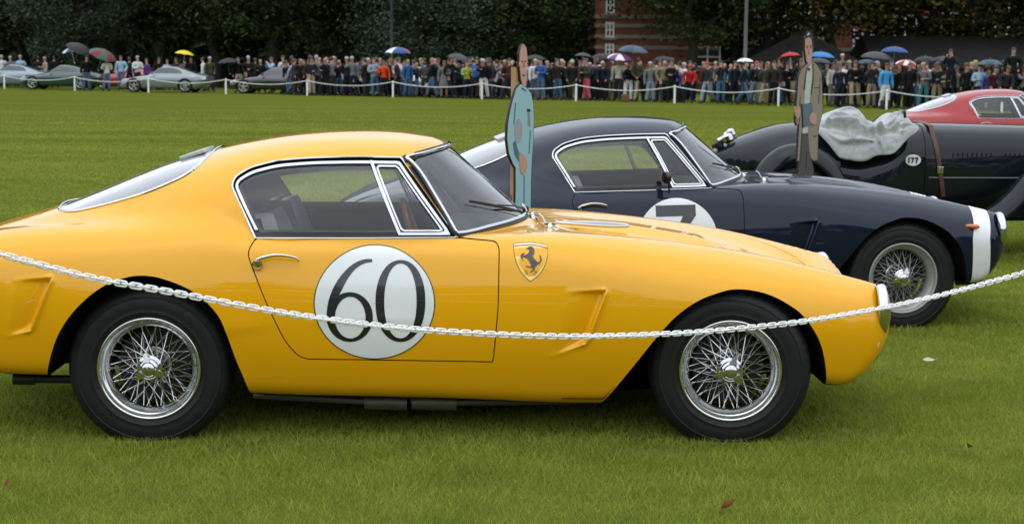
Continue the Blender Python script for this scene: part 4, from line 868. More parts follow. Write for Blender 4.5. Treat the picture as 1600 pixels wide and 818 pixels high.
# ---------------------------------------------------------------- people
def skin_people():
    """standing figures grown with the Skin modifier, then split into body, top, trousers, hair and shoes"""
    def fig(pose):
        J = {'pelvis': (0,0,.95,.125,.095), 'waist': (0,.005,1.08,.118,.088), 'chest': (0,0,1.28,.145,.10), 'neckb': (0,-.005,1.45,.075,.065), 'neck': (0,.01,1.51,.052,.052), 'head1': (0,.025,1.585,.068,.078), 'head2': (0,.02,1.67,.076,.092), 'head3': (0,.01,1.735,.055,.065)}
        E = [('pelvis','waist'),('waist','chest'),('chest','neckb'),('neckb','neck'),('neck','head1'),('head1','head2'),('head2','head3')]
        for s, n in ((-1, 'l'), (1, 'r')):
            el, wr = pose['arm'][n]; kn, an = pose['leg'][n]
            J[n+'sh'] = (s*.185,0,1.40,.062,.062); J[n+'el'] = (s*el[0],el[1],el[2],.046,.046); J[n+'wr'] = (s*wr[0],wr[1],wr[2],.034,.034)
            d = np.array([s*wr[0],wr[1],wr[2]])-np.array([s*el[0],el[1],el[2]]); d = d/np.linalg.norm(d)*.11; J[n+'ha'] = (s*wr[0]+d[0],wr[1]+d[1],wr[2]+d[2],.036,.026)
            J[n+'hp'] = (s*.095,0,.88,.095,.095); J[n+'kn'] = (s*kn[0],kn[1],kn[2],.066,.066); J[n+'an'] = (s*an[0],an[1],an[2],.044,.044); J[n+'to'] = (s*an[0]*1.15,an[1]+.17,max(an[2]-.055,.03),.042,.032)
            E += [('chest',n+'sh'),(n+'sh',n+'el'),(n+'el',n+'wr'),(n+'wr',n+'ha'),('pelvis',n+'hp'),(n+'hp',n+'kn'),(n+'kn',n+'an'),(n+'an',n+'to')]
        bend = R(pose.get('bend', 0)); cb, sb_ = math.cos(bend), math.sin(bend)
        def bd(x, y, z): return (x, y*cb+(z-1.0)*sb_, 1.0+(z-1.0)*cb-y*sb_) if z > .99 else (x, y, z)
        up_ = [k for k in J if k in ('waist', 'chest', 'neckb', 'neck', 'head1', 'head2', 'head3') or k[1:] in ('sh', 'el', 'wr', 'ha')]
        for k in up_:
            x_, y_, z_ = J[k][:3]; J[k] = (x_, y_*cb+(z_-1.0)*sb_, 1.0+(z_-1.0)*cb-y_*sb_, *J[k][3:])
        keys = list(J); me = bpy.data.meshes.new('fig'); me.from_pydata([J[k][:3] for k in keys], [(keys.index(a), keys.index(b)) for a, b in E], [])
        o = bpy.data.objects.new('fig', me); COL.objects.link(o); sk = o.modifiers.new('s', 'SKIN'); sk.use_smooth_shade = True; sk.branch_smoothing = .4
        lay = me.skin_vertices[0].data
        for i, k in enumerate(keys): lay[i].radius = J[k][3:5]; lay[i].use_root = (k == 'pelvis')
        sb = o.modifiers.new('u', 'SUBSURF'); sb.levels = 1; sb.render_levels = 1
        dg = bpy.context.evaluated_depsgraph_get(); ev = o.evaluated_get(dg); m = ev.to_mesh()
        V = np.array([v.co[:] for v in m.vertices]); F = [tuple(p.vertices) for p in m.polygons]; N = np.array([v.normal[:] for v in m.vertices]); ev.to_mesh_clear(); bpy.data.objects.remove(o)
        seg = [(np.array(J[a][:3]), np.array(J[b][:3]), a, b) for a, b in E]
        def zone(c):
            best = None
            for a, b, na, nb in seg:
                ab = b-a; t = max(0, min(1, (c-a)@ab/(ab@ab))); d = np.linalg.norm(c-a-t*ab)
                if best is None or d < best[0]: best = (d, na, nb, t)
            _, na, nb, t = best
            if nb[0:4] == 'head' or nb == 'neck': return 'skin'
            if nb[1:] == 'ha': return 'skin'
            if nb[1:] == 'to' or (nb[1:] == 'an' and t > .93): return 'shoe'
            if nb[1:] in ('hp', 'kn', 'an'): return 'leg' if c[2] < .93 else 'top'
            return 'top'
        Z = [zone(V[list(f)].mean(0)) for f in F]; out = {}
        out['body'] = new_mesh('body', V, F)
        for nm, gr in (('top', pose.get('thick', .014)), ('leg', .010), ('shoe_r', .008), ('shoe_l', .008)):
            fs = [f for f, z in zip(F, Z) if z == nm or (z == 'shoe' and nm[:4] == 'shoe' and (V[list(f)].mean(0)[0] > 0) == (nm[-1] == 'r'))]; used = sorted({i for f in fs for i in f}); ix = {u: i for i, u in enumerate(used)}
            P = V[used]+N[used]*gr
            if nm == 'leg':  # trousers hang straight
                P = P+N[used]*(.014*np.clip((.75-P[:, 2])/.6, 0, 1))[:, None]
            out[nm] = new_mesh(nm, P, [tuple(ix[i] for i in f) for f in fs])
        mb = MB(); bm = bmesh.new(); bmesh.ops.create_uvsphere(bm, u_segments=14, v_segments=9, radius=1)
        keep = lambda c: c.z > .12 or (c.y < -.05 and c.z > -.75-.0*c.y)
        bm.verts.index_update(); fs = [f for f in bm.faces if keep(f.calc_center_median())]; HV = [(v.co.x*.089, v.co.y*.108+.012, v.co.z*.105+1.675+(.05 if pose.get('long') and v.co.z < -.3 else 0)*-1.6) for v in bm.verts]; HF = [[v.index for v in f.verts] for f in fs]; bm.free(); mb.add([bd(*v) for v in HV], HF)
        out['hair'] = mb.mesh('hair', True, None)
        if pose.get('skirt'):
            mb = MB(); mb.lathe([(.15,1.10),(.165,1.0),(.185,.85),(.21,.66),(.225,.52)], 16, 'Z'); out['skirt'] = mb.mesh('skirt')
        return out
    down = ((.235,.0,1.13),(.245,.05,.88)); fold = ((.25,.03,1.14),(.06,.22,1.16)); pocket = ((.27,-.06,1.14),(.19,.07,.96)); up = ((.24,.16,1.22),(.10,.24,1.50)); hold = ((.24,.05,1.13),(.17,.28,1.18)); back = ((.25,-.08,1.14),(.05,-.16,.98))
    st = ((.105,.01,.50),(.115,-.01,.085)); sw = ((.105,.02,.50),(.16,-.02,.085)); f = ((.10,.16,.52),(.10,.24,.10)); b = ((.10,-.04,.49),(.10,-.30,.13)); re = ((.11,.06,.50),(.13,.03,.085))
    P = [dict(arm={'l': down, 'r': down}, leg={'l': st, 'r': sw}), dict(arm={'l': fold, 'r': fold}, leg={'l': sw, 'r': st}, thick=.02), dict(arm={'l': ((.24,.10,1.14),(.23,.24,.95)), 'r': ((.24,-.12,1.14),(.24,-.16,.90))}, leg={'l': b, 'r': f}),
         dict(arm={'l': up, 'r': up}, leg={'l': st, 'r': re}), dict(arm={'l': pocket, 'r': down}, leg={'l': re, 'r': st}, thick=.026), dict(arm={'l': hold, 'r': down}, leg={'l': st, 'r': st}, long=True, skirt=True), dict(arm={'l': down, 'r': hold}, leg={'l': sw, 'r': re}, long=True), dict(arm={'l': back, 'r': back}, leg={'l': sw, 'r': sw}, thick=.02),
         dict(arm={'l': ((.24,.12,1.14),(.16,.30,1.02)), 'r': ((.25,.05,1.13),(.22,.22,.98))}, leg={'l': re, 'r': sw}, bend=24, thick=.02), dict(arm={'l': down, 'r': ((.26,.24,1.33),(.20,.50,1.36))}, leg={'l': sw, 'r': re}, bend=6, thick=.022), dict(arm={'l': fold, 'r': pocket}, leg={'l': sw, 'r': f}, bend=12, long=True)]
    return [fig(p) for p in P]
PEOPLE = skin_people()
CLO = {'black': (.010,.010,.011), 'dark navy': (.014,.018,.032), 'charcoal': (.030,.030,.033), 'grey': (.15,.15,.155), 'dark brown': (.030,.021,.016), 'olive': (.050,.050,.030), 'light blue': (.30,.44,.56), 'white': (.62,.62,.62), 'orange red': (.62,.060,.015), 'blue': (.030,.10,.30), 'beige': (.35,.29,.21), 'cream': (.50,.47,.40), 'lime green': (.30,.33,.05), 'maroon': (.08,.018,.020), 'purple': (.10,.05,.16), 'red': (.45,.025,.020), 'pink red': (.42,.07,.10), 'tan': (.26,.21,.14), 'pale green': (.32,.38,.18), 'royal blue': (.05,.08,.36), 'teal': (.03,.13,.15), 'bright blue': (.06,.30,.60), 'plaid blue': (.22,.28,.36), 'jeans blue': (.07,.12,.20), 'pale jeans': (.20,.26,.32), 'khaki': (.26,.20,.12)}
for k, v in CLO.items(): mat('cloth_'+k, v, .85, spec=.15, var=.18, vscale=9)
SKINM = [mat('skin_a', (.42,.23,.16), .55), mat('skin_b', (.36,.19,.13), .55), mat('skin_c', (.48,.28,.21), .55)]
HAIR = {'dark': mat('hair_dark', (.018,.013,.010), .6), 'brown': mat('hair_brown', (.06,.035,.018), .6), 'grey': mat('hair_grey', (.36,.35,.34), .6), 'blond': mat('hair_blond', (.34,.24,.11), .6), 'bald': None, 'red cap': mat('cap_red', (.42,.02,.02), .7)}
SHOE = mat('shoe_dark', (.02,.017,.015), .5)
def person(px, off, hgt, top, leg, hair, var, rz, label, lift=0., dy=None):
    if not lift and off < 2.6 and int(px) % 4 == 1 and var not in (5, 6): var = 8+int(px) % 3
    if not lift and 800 < px: off = off+1.5*((px*2.37) % 1.0)
    elif not lift and 360 < px and off > 1.85: off = max(off, 4.9)
    y = fence_y(px)+off; p = at_depth(px, 100, y); s = hgt/1.775; M = PEOPLE[var]
    t = thing('person', label, 'person', (p.x, y, lift), R(rz), 'people in the crowd behind the rope'); wd = 1.0+.16*((px*13.7) % 1.0); t.scale = (s*wd, s*wd, s); t.rotation_euler = (R(-5+8*((px*3.31) % 1.0)), R(-3+6*((px*5.77) % 1.0)), R(rz+18*math.sin(px)))
    put('body', M['body'], SKINM[int(px*7) % 3], t); put('jacket', M['top'], MATS['cloth_'+top], t); put('shoe', M['shoe_r'], SHOE, t); put('shoe', M['shoe_l'], SHOE, t)
    if 'skirt' in M: put('skirt', M['skirt'], MATS['cloth_'+top], t)
    else: put('trousers', M['leg'], MATS['cloth_'+leg], t)
    if HAIR[hair]: put('hair', M['hair'], HAIR[hair], t)
    return t
# front of the crowd, read from the photograph: x, metres behind the rope, height, top, trousers, hair, figure, heading
FRONT = [(4,7.0,1.78,'white','dark navy','grey',0,20),(18,7.2,1.72,'grey','jeans blue','grey',1,200),(32,7.0,1.78,'light blue','dark navy','grey',4,170),(58,8.0,1.72,'dark brown','black','dark',1,10),(72,7.8,1.70,'beige','black','blond',6,120),(85,8.0,1.74,'black','black','dark',0,30),
 (134,.9,1.76,'black','jeans blue','dark',4,190),(166,1.2,1.70,'cream','jeans blue','brown',1,20),(189,5.2,1.80,'light blue','jeans blue','dark',4,170),(202,6.8,1.70,'dark navy','black','brown',0,10),(215,6.8,1.78,'white','dark navy','grey',1,200),(230,6.8,1.66,'purple','black','brown',0,150),(247,6.8,1.70,'black','black','dark',1,180),(260,6.8,1.62,'light blue','black','brown',6,170),(276,6.8,1.70,'maroon','black','dark',4,160),(287,6.8,1.68,'grey','black','brown',1,20),(298,6.6,1.76,'black','charcoal','dark',0,180),(320,6.5,1.74,'white','jeans blue','dark',0,90),(328,5.6,1.76,'olive','charcoal','grey',4,200),
 (374,4.6,1.74,'black','beige','dark',0,180),(389,2.4,1.84,'dark brown','dark brown','grey',1,190),(400,4.5,1.72,'dark brown','black','brown',4,10),(409,4.6,1.64,'black','black','blond',6,180),(427,5.4,1.76,'light blue','black','brown',3,120),(456,1.2,1.68,'light blue','jeans blue','brown',2,260),(465,.7,1.80,'charcoal','dark brown','bald',4,200),(473,1.0,1.64,'pink red','black','brown',6,180),(485,.6,1.80,'charcoal','beige','dark',0,185),(497,2.0,1.70,'orange red','black','brown',1,30),(508,.9,1.76,'black','black','bald',1,150),(526,2.4,1.76,'purple','charcoal','brown',4,10),(544,.8,1.80,'dark navy','black','grey',7,200),(553,.9,1.82,'grey','dark navy','grey',4,170),(572,.8,1.74,'dark brown','charcoal','brown',0,60),(587,.7,1.76,'plaid blue','jeans blue','brown',1,200),(601,.7,1.66,'orange red','dark navy','brown',6,190),(612,1.6,1.68,'white','black','dark',1,170),(623,.6,1.76,'dark brown','black','dark',4,90),(636,.9,1.74,'blue','jeans blue','bald',0,200),(648,1.9,1.68,'beige','black','brown',6,160),(660,2.0,1.66,'cream','black','blond',6,20),(676,.6,1.80,'black','jeans blue','bald',2,100),(694,.7,1.66,'grey','black','brown',5,170),
 (716,1.3,1.64,'charcoal','black','dark',7,180),(731,.8,1.64,'lime green','dark navy','brown',6,190),(746,2.4,1.72,'cream','black','blond',6,170),(757,.6,1.74,'black','cream','grey',0,190),(766,1.0,1.66,'dark navy','jeans blue','dark',4,200),(780,3.0,1.55,'pale green','black','dark',0,160),(794,.9,1.78,'maroon','dark navy','dark',7,180),(825,.9,1.72,'light blue','jeans blue','dark',0,200),(836,.8,1.76,'white','jeans blue','grey',4,195),(846,.7,1.80,'blue','jeans blue','dark',1,160),(857,1.0,1.68,'dark brown','black','blond',6,190),(872,.7,1.76,'dark brown','jeans blue','brown',7,180),(883,1.0,1.68,'black','black','blond',6,160),(897,.7,1.84,'charcoal','charcoal','grey',0,190),(918,.8,1.80,'olive','pink red','brown',1,110),(931,1.5,1.70,'charcoal','black','dark',4,20),(945,.8,1.74,'dark navy','black','grey',1,150),(967,.8,1.82,'cream','dark brown','dark',0,170),(981,.5,1.72,'black','white','brown',4,185),(999,.9,1.74,'charcoal','beige','bald',7,190),
 (1018,.6,1.68,'grey','pale jeans','grey',0,185),(1037,.7,1.78,'tan','charcoal','bald',4,180),(1050,.6,1.74,'black','black','brown',1,150),(1063,1.8,1.70,'white','black','dark',0,30),(1077,1.0,1.62,'red','dark navy','red cap',1,160),(1107,.8,1.70,'charcoal','pale jeans','red cap',2,120),(1127,.5,1.76,'charcoal','jeans blue','dark',3,180),(1146,.9,1.74,'dark navy','black','dark',4,200),(1163,.6,1.72,'dark navy','jeans blue','brown',2,250),(1178,.9,1.74,'dark navy','pale jeans','red cap',0,190),(1195,.7,1.68,'olive','tan','brown',7,180),(1211,.9,1.74,'dark brown','black','dark',0,170),(1229,.8,1.70,'black','black','dark',3,200),
 (1302,1.0,1.70,'cream','grey','brown',4,190),(1314,1.0,1.62,'dark navy','dark navy','brown',0,170),(1337,.5,1.80,'black','khaki','brown',4,185),(1363,.9,1.74,'charcoal','khaki','dark',3,190),(1384,1.0,1.70,'bright blue','white','dark',0,180),(1401,1.2,1.66,'black','dark navy','dark',1,170),(1420,.9,1.72,'black','black','brown',4,185),(1445,.8,1.74,'grey','teal','blond',1,150),(1459,1.4,1.66,'teal','black','brown',0,190),(1470,1.5,1.70,'maroon','black','dark',4,170),(1481,1.0,1.56,'pale green','black','blond',6,190),(1510,1.0,1.70,'black','black','dark',0,180),(1521,1.6,1.60,'beige','black','brown',4,160),(1532,.9,1.68,'light blue','dark navy','brown',1,175),(1543,.8,1.54,'royal blue','black','brown',0,190),(1553,1.1,1.64,'maroon','black','dark',4,185),(1569,1.0,1.70,'charcoal','black','brown',7,200),(1597,1.1,1.66,'grey','black','dark',4,180)]
LIFT = [(1318,2.4,1.62,'grey','charcoal','grey',0,200,.42),(1488,2.2,1.72,'dark navy','black','dark',3,170,.50),(1581,2.2,1.74,'black','black','dark',4,185,.55)]
def post_no(px):
    k = sum(1 for f in FP if f[0] <= px)-1; return k
cnt = {}; rows = [(p, 0.) for p in FRONT]+[(p[:8], p[8]) for p in LIFT]
dark = ['black', 'charcoal', 'dark navy', 'dark brown', 'olive', 'grey', 'maroon', 'black', 'dark navy', 'charcoal', 'beige', 'blue', 'white', 'teal']
hh = ['dark', 'brown', 'brown', 'grey', 'blond', 'bald', 'dark']
back = []
for i in range(150):
    px = 440+1165*((i+.5)/150)+rng.uniform(-5, 5); off = 1.7+(i % 4)*1.0+rng.uniform(-.4, .4)
    back.append(((px, off, float(rng.uniform(1.52, 1.88)), dark[int(rng.integers(len(dark)))], ['black', 'dark navy', 'charcoal', 'jeans blue', 'khaki'][int(rng.integers(5))], hh[int(rng.integers(len(hh)))], int(rng.choice([0, 1, 3, 4, 6, 7, 8, 9, 10])), float(rng.uniform(0, 360))), 0.))
for i in range(30):
    px = 444+356*((i+.5)/30)+rng.uniform(-4, 4); back.append(((px, float(rng.uniform(.9, 1.75)), float(rng.uniform(1.55, 1.86)), dark[int(rng.integers(len(dark)))], ['black', 'dark navy', 'charcoal', 'jeans blue'][int(rng.integers(4))], hh[int(rng.integers(len(hh)))], int(rng.choice([0, 1, 3, 4, 7, 8, 9, 10])), float(rng.uniform(0, 360))), 0.))
FB = [f[0] for f in FP]
def place_words(px):
    k = post_no(px)
    return 'before first fence post' if k < 1 else f'after {ORD[k-1]} fence post' if k < 11 else 'after last fence post'
for kind, lst in (('front', rows), ('back', back)):
    groups = {}
    for (p, lf) in sorted(lst, key=lambda q: q[0][0]): groups.setdefault(post_no(p[0]), []).append((p, lf))
    for k, g in groups.items():
        for i, (p, lf) in enumerate(g):
            pos = ORD[i]; hair = {'bald': 'bald', 'red cap': 'red capped'}.get(p[5], p[5]+' haired')
            if lf: lab = f'{hair} person in {p[3]}, raised above crowd {place_words(p[0])}'
            elif kind == 'front': lab = f'{hair} person in {p[3]}, {pos} of front row {place_words(p[0])}'
            else: lab = f'{hair} person in {p[3]}, {pos} in back rows {place_words(p[0])}'
            person(*p, label=lab, lift=lf)
# boxes that the raised spectators stand on
for i, p in enumerate(LIFT):
    y = fence_y(p[0])+p[1]; q = at_depth(p[0], 100, y); t = thing('step_box', f'wooden step box under the {["first", "second", "third"][i]} raised spectator from the left', 'box', (q.x, y, 0), 0, 'step boxes in the crowd')
    mb = MB(); mb.box((0, 0, p[8]-.02), (.6, .5, .04)); mb.build('top_board', TIMBER, t, False, None)
    for sx in (-1, 1): mb = MB(); mb.box((sx*.27, 0, (p[8]-.04)/2), (.04, .46, p[8]-.042)); mb.build('side_board', TIMBER, t, False, None)

# ---------------------------------------------------------------- umbrellas held over the crowd
def umbrella_meshes():
    n = 8; out = []; V = []; F = []; rows = [(0,.0),(.15,.012),(.32,.055),(.46,.12),(.56,.19),(.62,.255)]
    pan = []
    for k in range(n):
        mb = MB(); P = []
        for r, d in rows:
            for t in np.linspace(0, 1, 5):
                a = 2*math.pi*(k+t)/n; sag = 1-.055*math.sin(math.pi*t)*(r/.62); P.append((r*sag*math.cos(a), r*sag*math.sin(a), -d-.0*r+.02*math.sin(math.pi*t)*(r/.62)))
        m = 5; mb.add(P, [(i*m+j, (i+1)*m+j, (i+1)*m+j+1, i*m+j+1) for i in range(len(rows)-1) for j in range(m-1)]); pan.append(mb.mesh('panel', True, None))
    mb = MB(); mb.tube([(0,0,.09),(0,0,-.85)], .008, 6); mb.tube([(0,0,-.85),(.0,.0,-.93),(.03,0,-.96),(.06,0,-.93)], .013, 6); sh = mb.mesh('shaft'); mb = MB()
    for k in range(n):
        a = 2*math.pi*k/n; mb.tube([(r*math.cos(a), r*math.sin(a), -d-.008) for r, d in rows], .005, 4)
    return pan, sh, mb.mesh('ribs')
UP, US, UR = umbrella_meshes(); UC = {k: mat('brolly_'+k, v, .55, spec=.3) for k, v in dict(black=(.016,.016,.018), blue=(.02,.07,.22), navy=(.03,.06,.10), red=(.42,.015,.015), green=(.03,.10,.06), white=(.68,.68,.68), yellow=(.72,.55,.01), grey=(.045,.045,.048), teal=(.03,.07,.085), azure=(.03,.17,.42), orange=(.55,.06,.03), purple=(.18,.04,.20), slate=(.06,.09,.12), maroon=(.16,.012,.022)).items()}
def umbrella(px, py, off, cols, r, tilt, label):
    y = fence_y(px)+off; p = at_depth(px, py, y); s = r/.62; t = thing('umbrella', label, 'umbrella', p, 0, 'umbrellas over the crowd'); t.rotation_euler = (R(tilt[0]), R(tilt[1]), R(px*3 % 45)); t.scale = (s, s, s)
    for k in range(8): put('panel', UP[k], UC[cols[k % len(cols)]], t)
    put('shaft', US, CHROME, t); put('ribs', UR, SEAL, t)
for a in [(126,70,1.0,['black'],.68,(20,20),'large black umbrella over the dark green coupe'),(111,75,1.4,['white','blue'],.50,(0,-10),'small white and blue umbrella behind the large black one'),(163,79,1.3,['maroon','green'],.72,(25,10),'maroon and green striped umbrella beside the green coupe'),(289,79,6.4,['yellow'],.50,(0,8),'yellow umbrella behind the pale silver green coupe'),(356,91,4.4,['black'],.52,(0,-6),'low black umbrella left of the charcoal coupe'),
 (622,74,1.6,['blue','blue','orange','blue','white'],.60,(4,0),'blue, orange and white umbrella above the person in orange red'),(719,85,1.4,['grey'],.52,(14,6),'dark grey umbrella left of the woman in lime green'),(836,86,3.2,['black'],.52,(0,0),'black umbrella behind the blue suited cutout figure'),(943,84,3.4,['black'],.52,(6,0),'black umbrella left of the brick building corner'),(912,83,3.4,['grey'],.40,(0,6),'small grey umbrella right of the blue suited cutout figure'),
 (990,71,2.2,['slate','navy'],.66,(4,4),'large slate blue umbrella in front of the brick building'),(968,84,1.6,['purple','white'],.52,(10,0),'purple and white umbrella under the large slate one'),(1037,88,3.0,['black'],.46,(0,0),'black umbrella right of the large slate one'),(1164,91,2.6,['white'],.36,(0,0),'small white umbrella right of the grey lamp post'),(1234,82,2.4,['red'],.42,(-6,-4),'red umbrella left of the brown suited cutout figure'),(1283,81,2.4,['azure'],.56,(0,3),'azure blue umbrella right of the brown suited cutout figure'),(1281,91,1.6,['grey'],.46,(0,4),'grey umbrella below the azure one'),
 (1371,81,2.0,['grey'],.62,(4,4),'dark grey umbrella left of the royal blue one'),(1398,73,2.8,['blue'],.54,(0,2),'large royal blue umbrella in front of the long pavilion roof'),(1354,93,3.0,['teal'],.40,(0,0),'small teal umbrella under the dark grey one'),(1416,94,1.8,['red','white'],.40,(8,0),'red and white umbrella below the royal blue one'),(1446,88,3.0,['black'],.46,(0,0),'black umbrella, left of the pair at the right'),(1474,88,3.0,['black','grey'],.46,(0,0),'black and grey umbrella, right of the pair at the right'),(1547,93,2.4,['slate','teal'],.48,(0,0),'slate green umbrella near the right edge')]: umbrella(*a)
# a few bags left on the grass by the rope
BAG = mat('bag_black', (.012,.012,.013), .6)
for px, lb, m in ((1385,'black rucksack on the grass by the last visible fence post',BAG),(978,'brown shoulder bag resting by the woman in white trousers',mat('bag_brown', (.14,.06,.025), .5))):
    p = at_depth(px, 100, fence_y(px)+.25); t = thing('bag', lb, 'bag', (p.x, p.y, 0)); mb = MB(); mb.box((0,0,.17), (.34,.22,.34), bev=.07); mb.build('pouch', m, t); mb = MB(); mb.tube([(-.1,0,.32),(-.08,0,.44),(.08,0,.44),(.1,0,.32)], .012, 6); mb.build('handle', m, t)
# ---------------------------------------------------------------- the navy and the red coupes
car_n = make_car('dark navy vintage sports coupe with number 7 roundel behind the yellow coupe', (-.12, 10.36, 0), R(5.0), NAVY, '7', PAINTED_RIM, badge=False, spk=GREYSPOKE, steer=2)
put('nose_band', CM['nose_band'], WHITEP, car_n)['label'] = 'white painted band round the nose'
mb = MB(); mb.lathe([(.0005,-.05),(.008,-.04),(.014,-.01),(.015,.03),(.010,.045),(.0005,.05)], 14, 'X'); q = on_side([(2.82,.575)], .006)[0]; mb.build('side_lamp', ORANGE, car_n, loc=tuple(q), rot=(0, R(4), R(-14)))
mb = MB(); mb.lathe([(.0005,.035),(.045,.03),(.052,.0),(.045,-.012),(.0005,-.02)], 24, 'X'); mb.tube([(.01,0,0),(.03,-.0,-.06),(.05,.03,-.13)], .008, 8); q = on_side([(1.02,.86)], .07)[0]; mb.build('door_mirror', mat('mirror_dark', (.05,.045,.04), .2, .8), car_n, loc=(.965,-.79,.915), rot=(0, 0, R(20)), scale=.70)
mb = MB(); mb.tube([(2.86,-.40,.20),(3.02,-.40,.20)], .026, 14); mb.build('tow_tube', PIPE, car_n)
_M = Matrix.Translation((2.4, 0, .30)) @ Matrix.Rotation(R(-1.5), 4, 'Y') @ Matrix.Translation((-2.4, 0, -.278))
for ch in list(car_n.children):
    if not ch.name.startswith('wheel') or ch.name.startswith('wheel_well'): ch.matrix_basis = _M @ ch.matrix_basis
car_r = make_car('red vintage sports coupe behind the black open tourer', (6.26, 24.4, 0), R(-5), RED, None, ALU, badge=False)
WHITEC = (.62, .64, .66)
_t = far_car('white coupe whose roof shows at the right edge beyond the red coupe', 1640, 0, 180, WHITEC); _t.location = (11.4, 30.2, 0); _t.rotation_euler = (0, 0, R(6))

# ---------------------------------------------------------------- black open tourer
TOUR = paint('tourer_black', (.006, .009, .012), coat=.72); OX, OY = 0., 13.98
tour = thing('open_tourer', 'black vintage open tourer with long bonnet, leather strap and number 177', 'car', (OX, OY, 0), R(.5))
def loft(name, secs, material, parent, n=40, sub=8, p=2.6):
    S = catmull(np.array(secs, float), sub); V = []; F = []; m = len(S)
    for x, w, z0, z1, yc in S:
        for k in range(n):
            a = 2*math.pi*k/n; c, s = math.cos(a), math.sin(a); V.append((x, yc+w*np.sign(c)*abs(c)**(2/p), (z0+z1)/2+(z1-z0)/2*np.sign(s)*abs(s)**(2/p)))
    for i in range(m-1):
        for k in range(n): F.append((i*n+k, i*n+(k+1) % n, (i+1)*n+(k+1) % n, (i+1)*n+k))
    F.append(tuple(range(n))[::-1]); F.append(tuple((m-1)*n+k for k in range(n)))
    V, F = np.array(V), F; a, b, d = V[F[0][0]], V[F[0][1]], V[F[0][3]]
    return put(name, new_mesh(name, V, F, True, 50), material, parent)
loft('tail', [(1.62,.05,.74,.80,0),(1.72,.20,.66,.86,0),(1.90,.36,.52,.955,0),(2.15,.47,.42,1.045,0),(2.40,.53,.36,1.085,0),(2.58,.55,.34,1.075,0),(2.66,.55,.34,1.04,0)], TOUR, tour, p=2.5)
loft('cockpit_side', [(2.60,.545,.30,.84,0),(2.8,.555,.29,.80,0),(3.0,.55,.29,.83,0),(3.14,.535,.29,.92,0),(3.20,.52,.29,.99,0)], TOUR, tour, p=5)
loft('scuttle', [(3.13,.515,.30,1.035,0),(3.20,.51,.30,1.07,0),(3.30,.495,.30,1.085,0),(3.365,.485,.30,1.09,0)], TOUR, tour, p=3.2)
loft('bonnet', [(3.37,.485,.30,1.093,0),(3.8,.45,.32,1.085,0),(4.4,.40,.34,1.07,0),(5.0,.34,.36,1.045,0),(5.42,.29,.38,1.02,0)], TOUR, tour, p=3.2)
loft('radiator_shell', [(5.42,.30,.36,1.04,0),(5.50,.30,.36,1.05,0),(5.56,.26,.40,1.01,0)], CHROME, tour, p=3.2)
loft('chassis', [(1.9,.30,.30,.45,0),(3.5,.34,.28,.42,0),(5.5,.30,.30,.45,0)], WELL, tour, p=6)
mb = MB(); mb.tube([(3.30,-.42,.60)]*1+[(3.31,-.42,.60)], .001, 4) if False else None
tw = lambda x, z: -(lambda w, zc, h: w*(1-min(.999, abs((z-zc)/h))**3.2)**(1/3.2))(np.interp(x, [3.37,3.8,4.4,5.0], [.485,.45,.40,.34]), .70, .392)
def wing(name, pts, yc, w, th=.03):
    P = catmull(np.array(pts, float), 8); V = []; F = []; m = len(P); n = 13
    T = np.gradient(P, axis=0); T /= np.linalg.norm(T, axis=1)[:, None]; N = np.stack([-T[:, 1], T[:, 0]], 1)
    for i in range(m):
        for k in range(n):
            u = -1+2*k/(n-1); dr = -.11*abs(u)**2.6; V.append((P[i, 0]+N[i, 0]*dr, yc+u*w, P[i, 1]+N[i, 1]*dr))
    for i in range(m):
        for k in range(n):
            u = -1+2*k/(n-1); dr = -.11*abs(u)**2.6-.02; V.append((P[i, 0]+N[i, 0]*dr, yc+u*w*.96, P[i, 1]+N[i, 1]*dr))
    for i in range(m-1):
        for k in range(n-1):
            F.append((i*n+k, i*n+k+1, (i+1)*n+k+1, (i+1)*n+k)); F.append(tuple(m*n+j for j in (i*n+k, (i+1)*n+k, (i+1)*n+k+1, i*n+k+1)))
        for k in (0, n-1): F.append((i*n+k, (i+1)*n+k, m*n+(i+1)*n+k, m*n+i*n+k))
    for i in (0, m-1):
        for k in range(n-1): F.append((i*n+k, i*n+k+1, m*n+i*n+k+1, m*n+i*n+k))
    return put(name, new_mesh(name, V, F, True, 50), TOUR, tour)
for s in (-1, 1):
    wing('rear_wing', [(1.90,.62),(1.98,.78),(2.12,.90),(2.28,.935),(2.45,.90),(2.58,.80),(2.66,.68)], s*.70, .13)
    wing('front_wing', [(3.55,.36),(3.80,.42),(3.96,.54),(4.18,.77),(4.50,.94),(4.95,.99),(5.35,.88),(5.58,.62)], s*.70, .15)
    for x in (2.28, 4.95):
        w = bpy.data.objects.new('wheel', None); COL.objects.link(w); w.parent = tour; w.location = (x, s*.70, .37); w.rotation_euler = (0, 0, 0 if s < 0 else math.pi); w.scale = (1.16, 1.0, 1.16)
        put('tyre', CM['tyre'], RUBBER, w); put('rim', CM['rim'], PAINTED_RIM, w); sp = put('wire_spokes', CM['spokes'], GREYSPOKE, w); sp['kind'] = 'stuff'; put('hub', CM['hub'], CHROME, w)
STRAP = mat('brown_leather', (.10, .036, .020), .5, var=.2); mb = MB(); a_ = []
for z in np.linspace(.50, 1.0, 14): a_.append((3.44+.09*(1.0-z)/.5, tw(3.44, z)-.008, z))
a_ += [(3.435, -.36, 1.075), (3.43, -.2, 1.092), (3.43, 0, 1.10), (3.43, .2, 1.092), (3.43, .36, 1.075)]
mb.tube(a_, .018, 8, flat=(.25, 1)); st = mb.build('bonnet_strap', STRAP, tour); st['label'] = 'brown leather bonnet strap'
mb = MB(); mb.box((3.49, tw(3.44, .72)-.016, .72), (.05, .012, .055), bev=.004); mb.build('strap_buckle', CHROME, st)
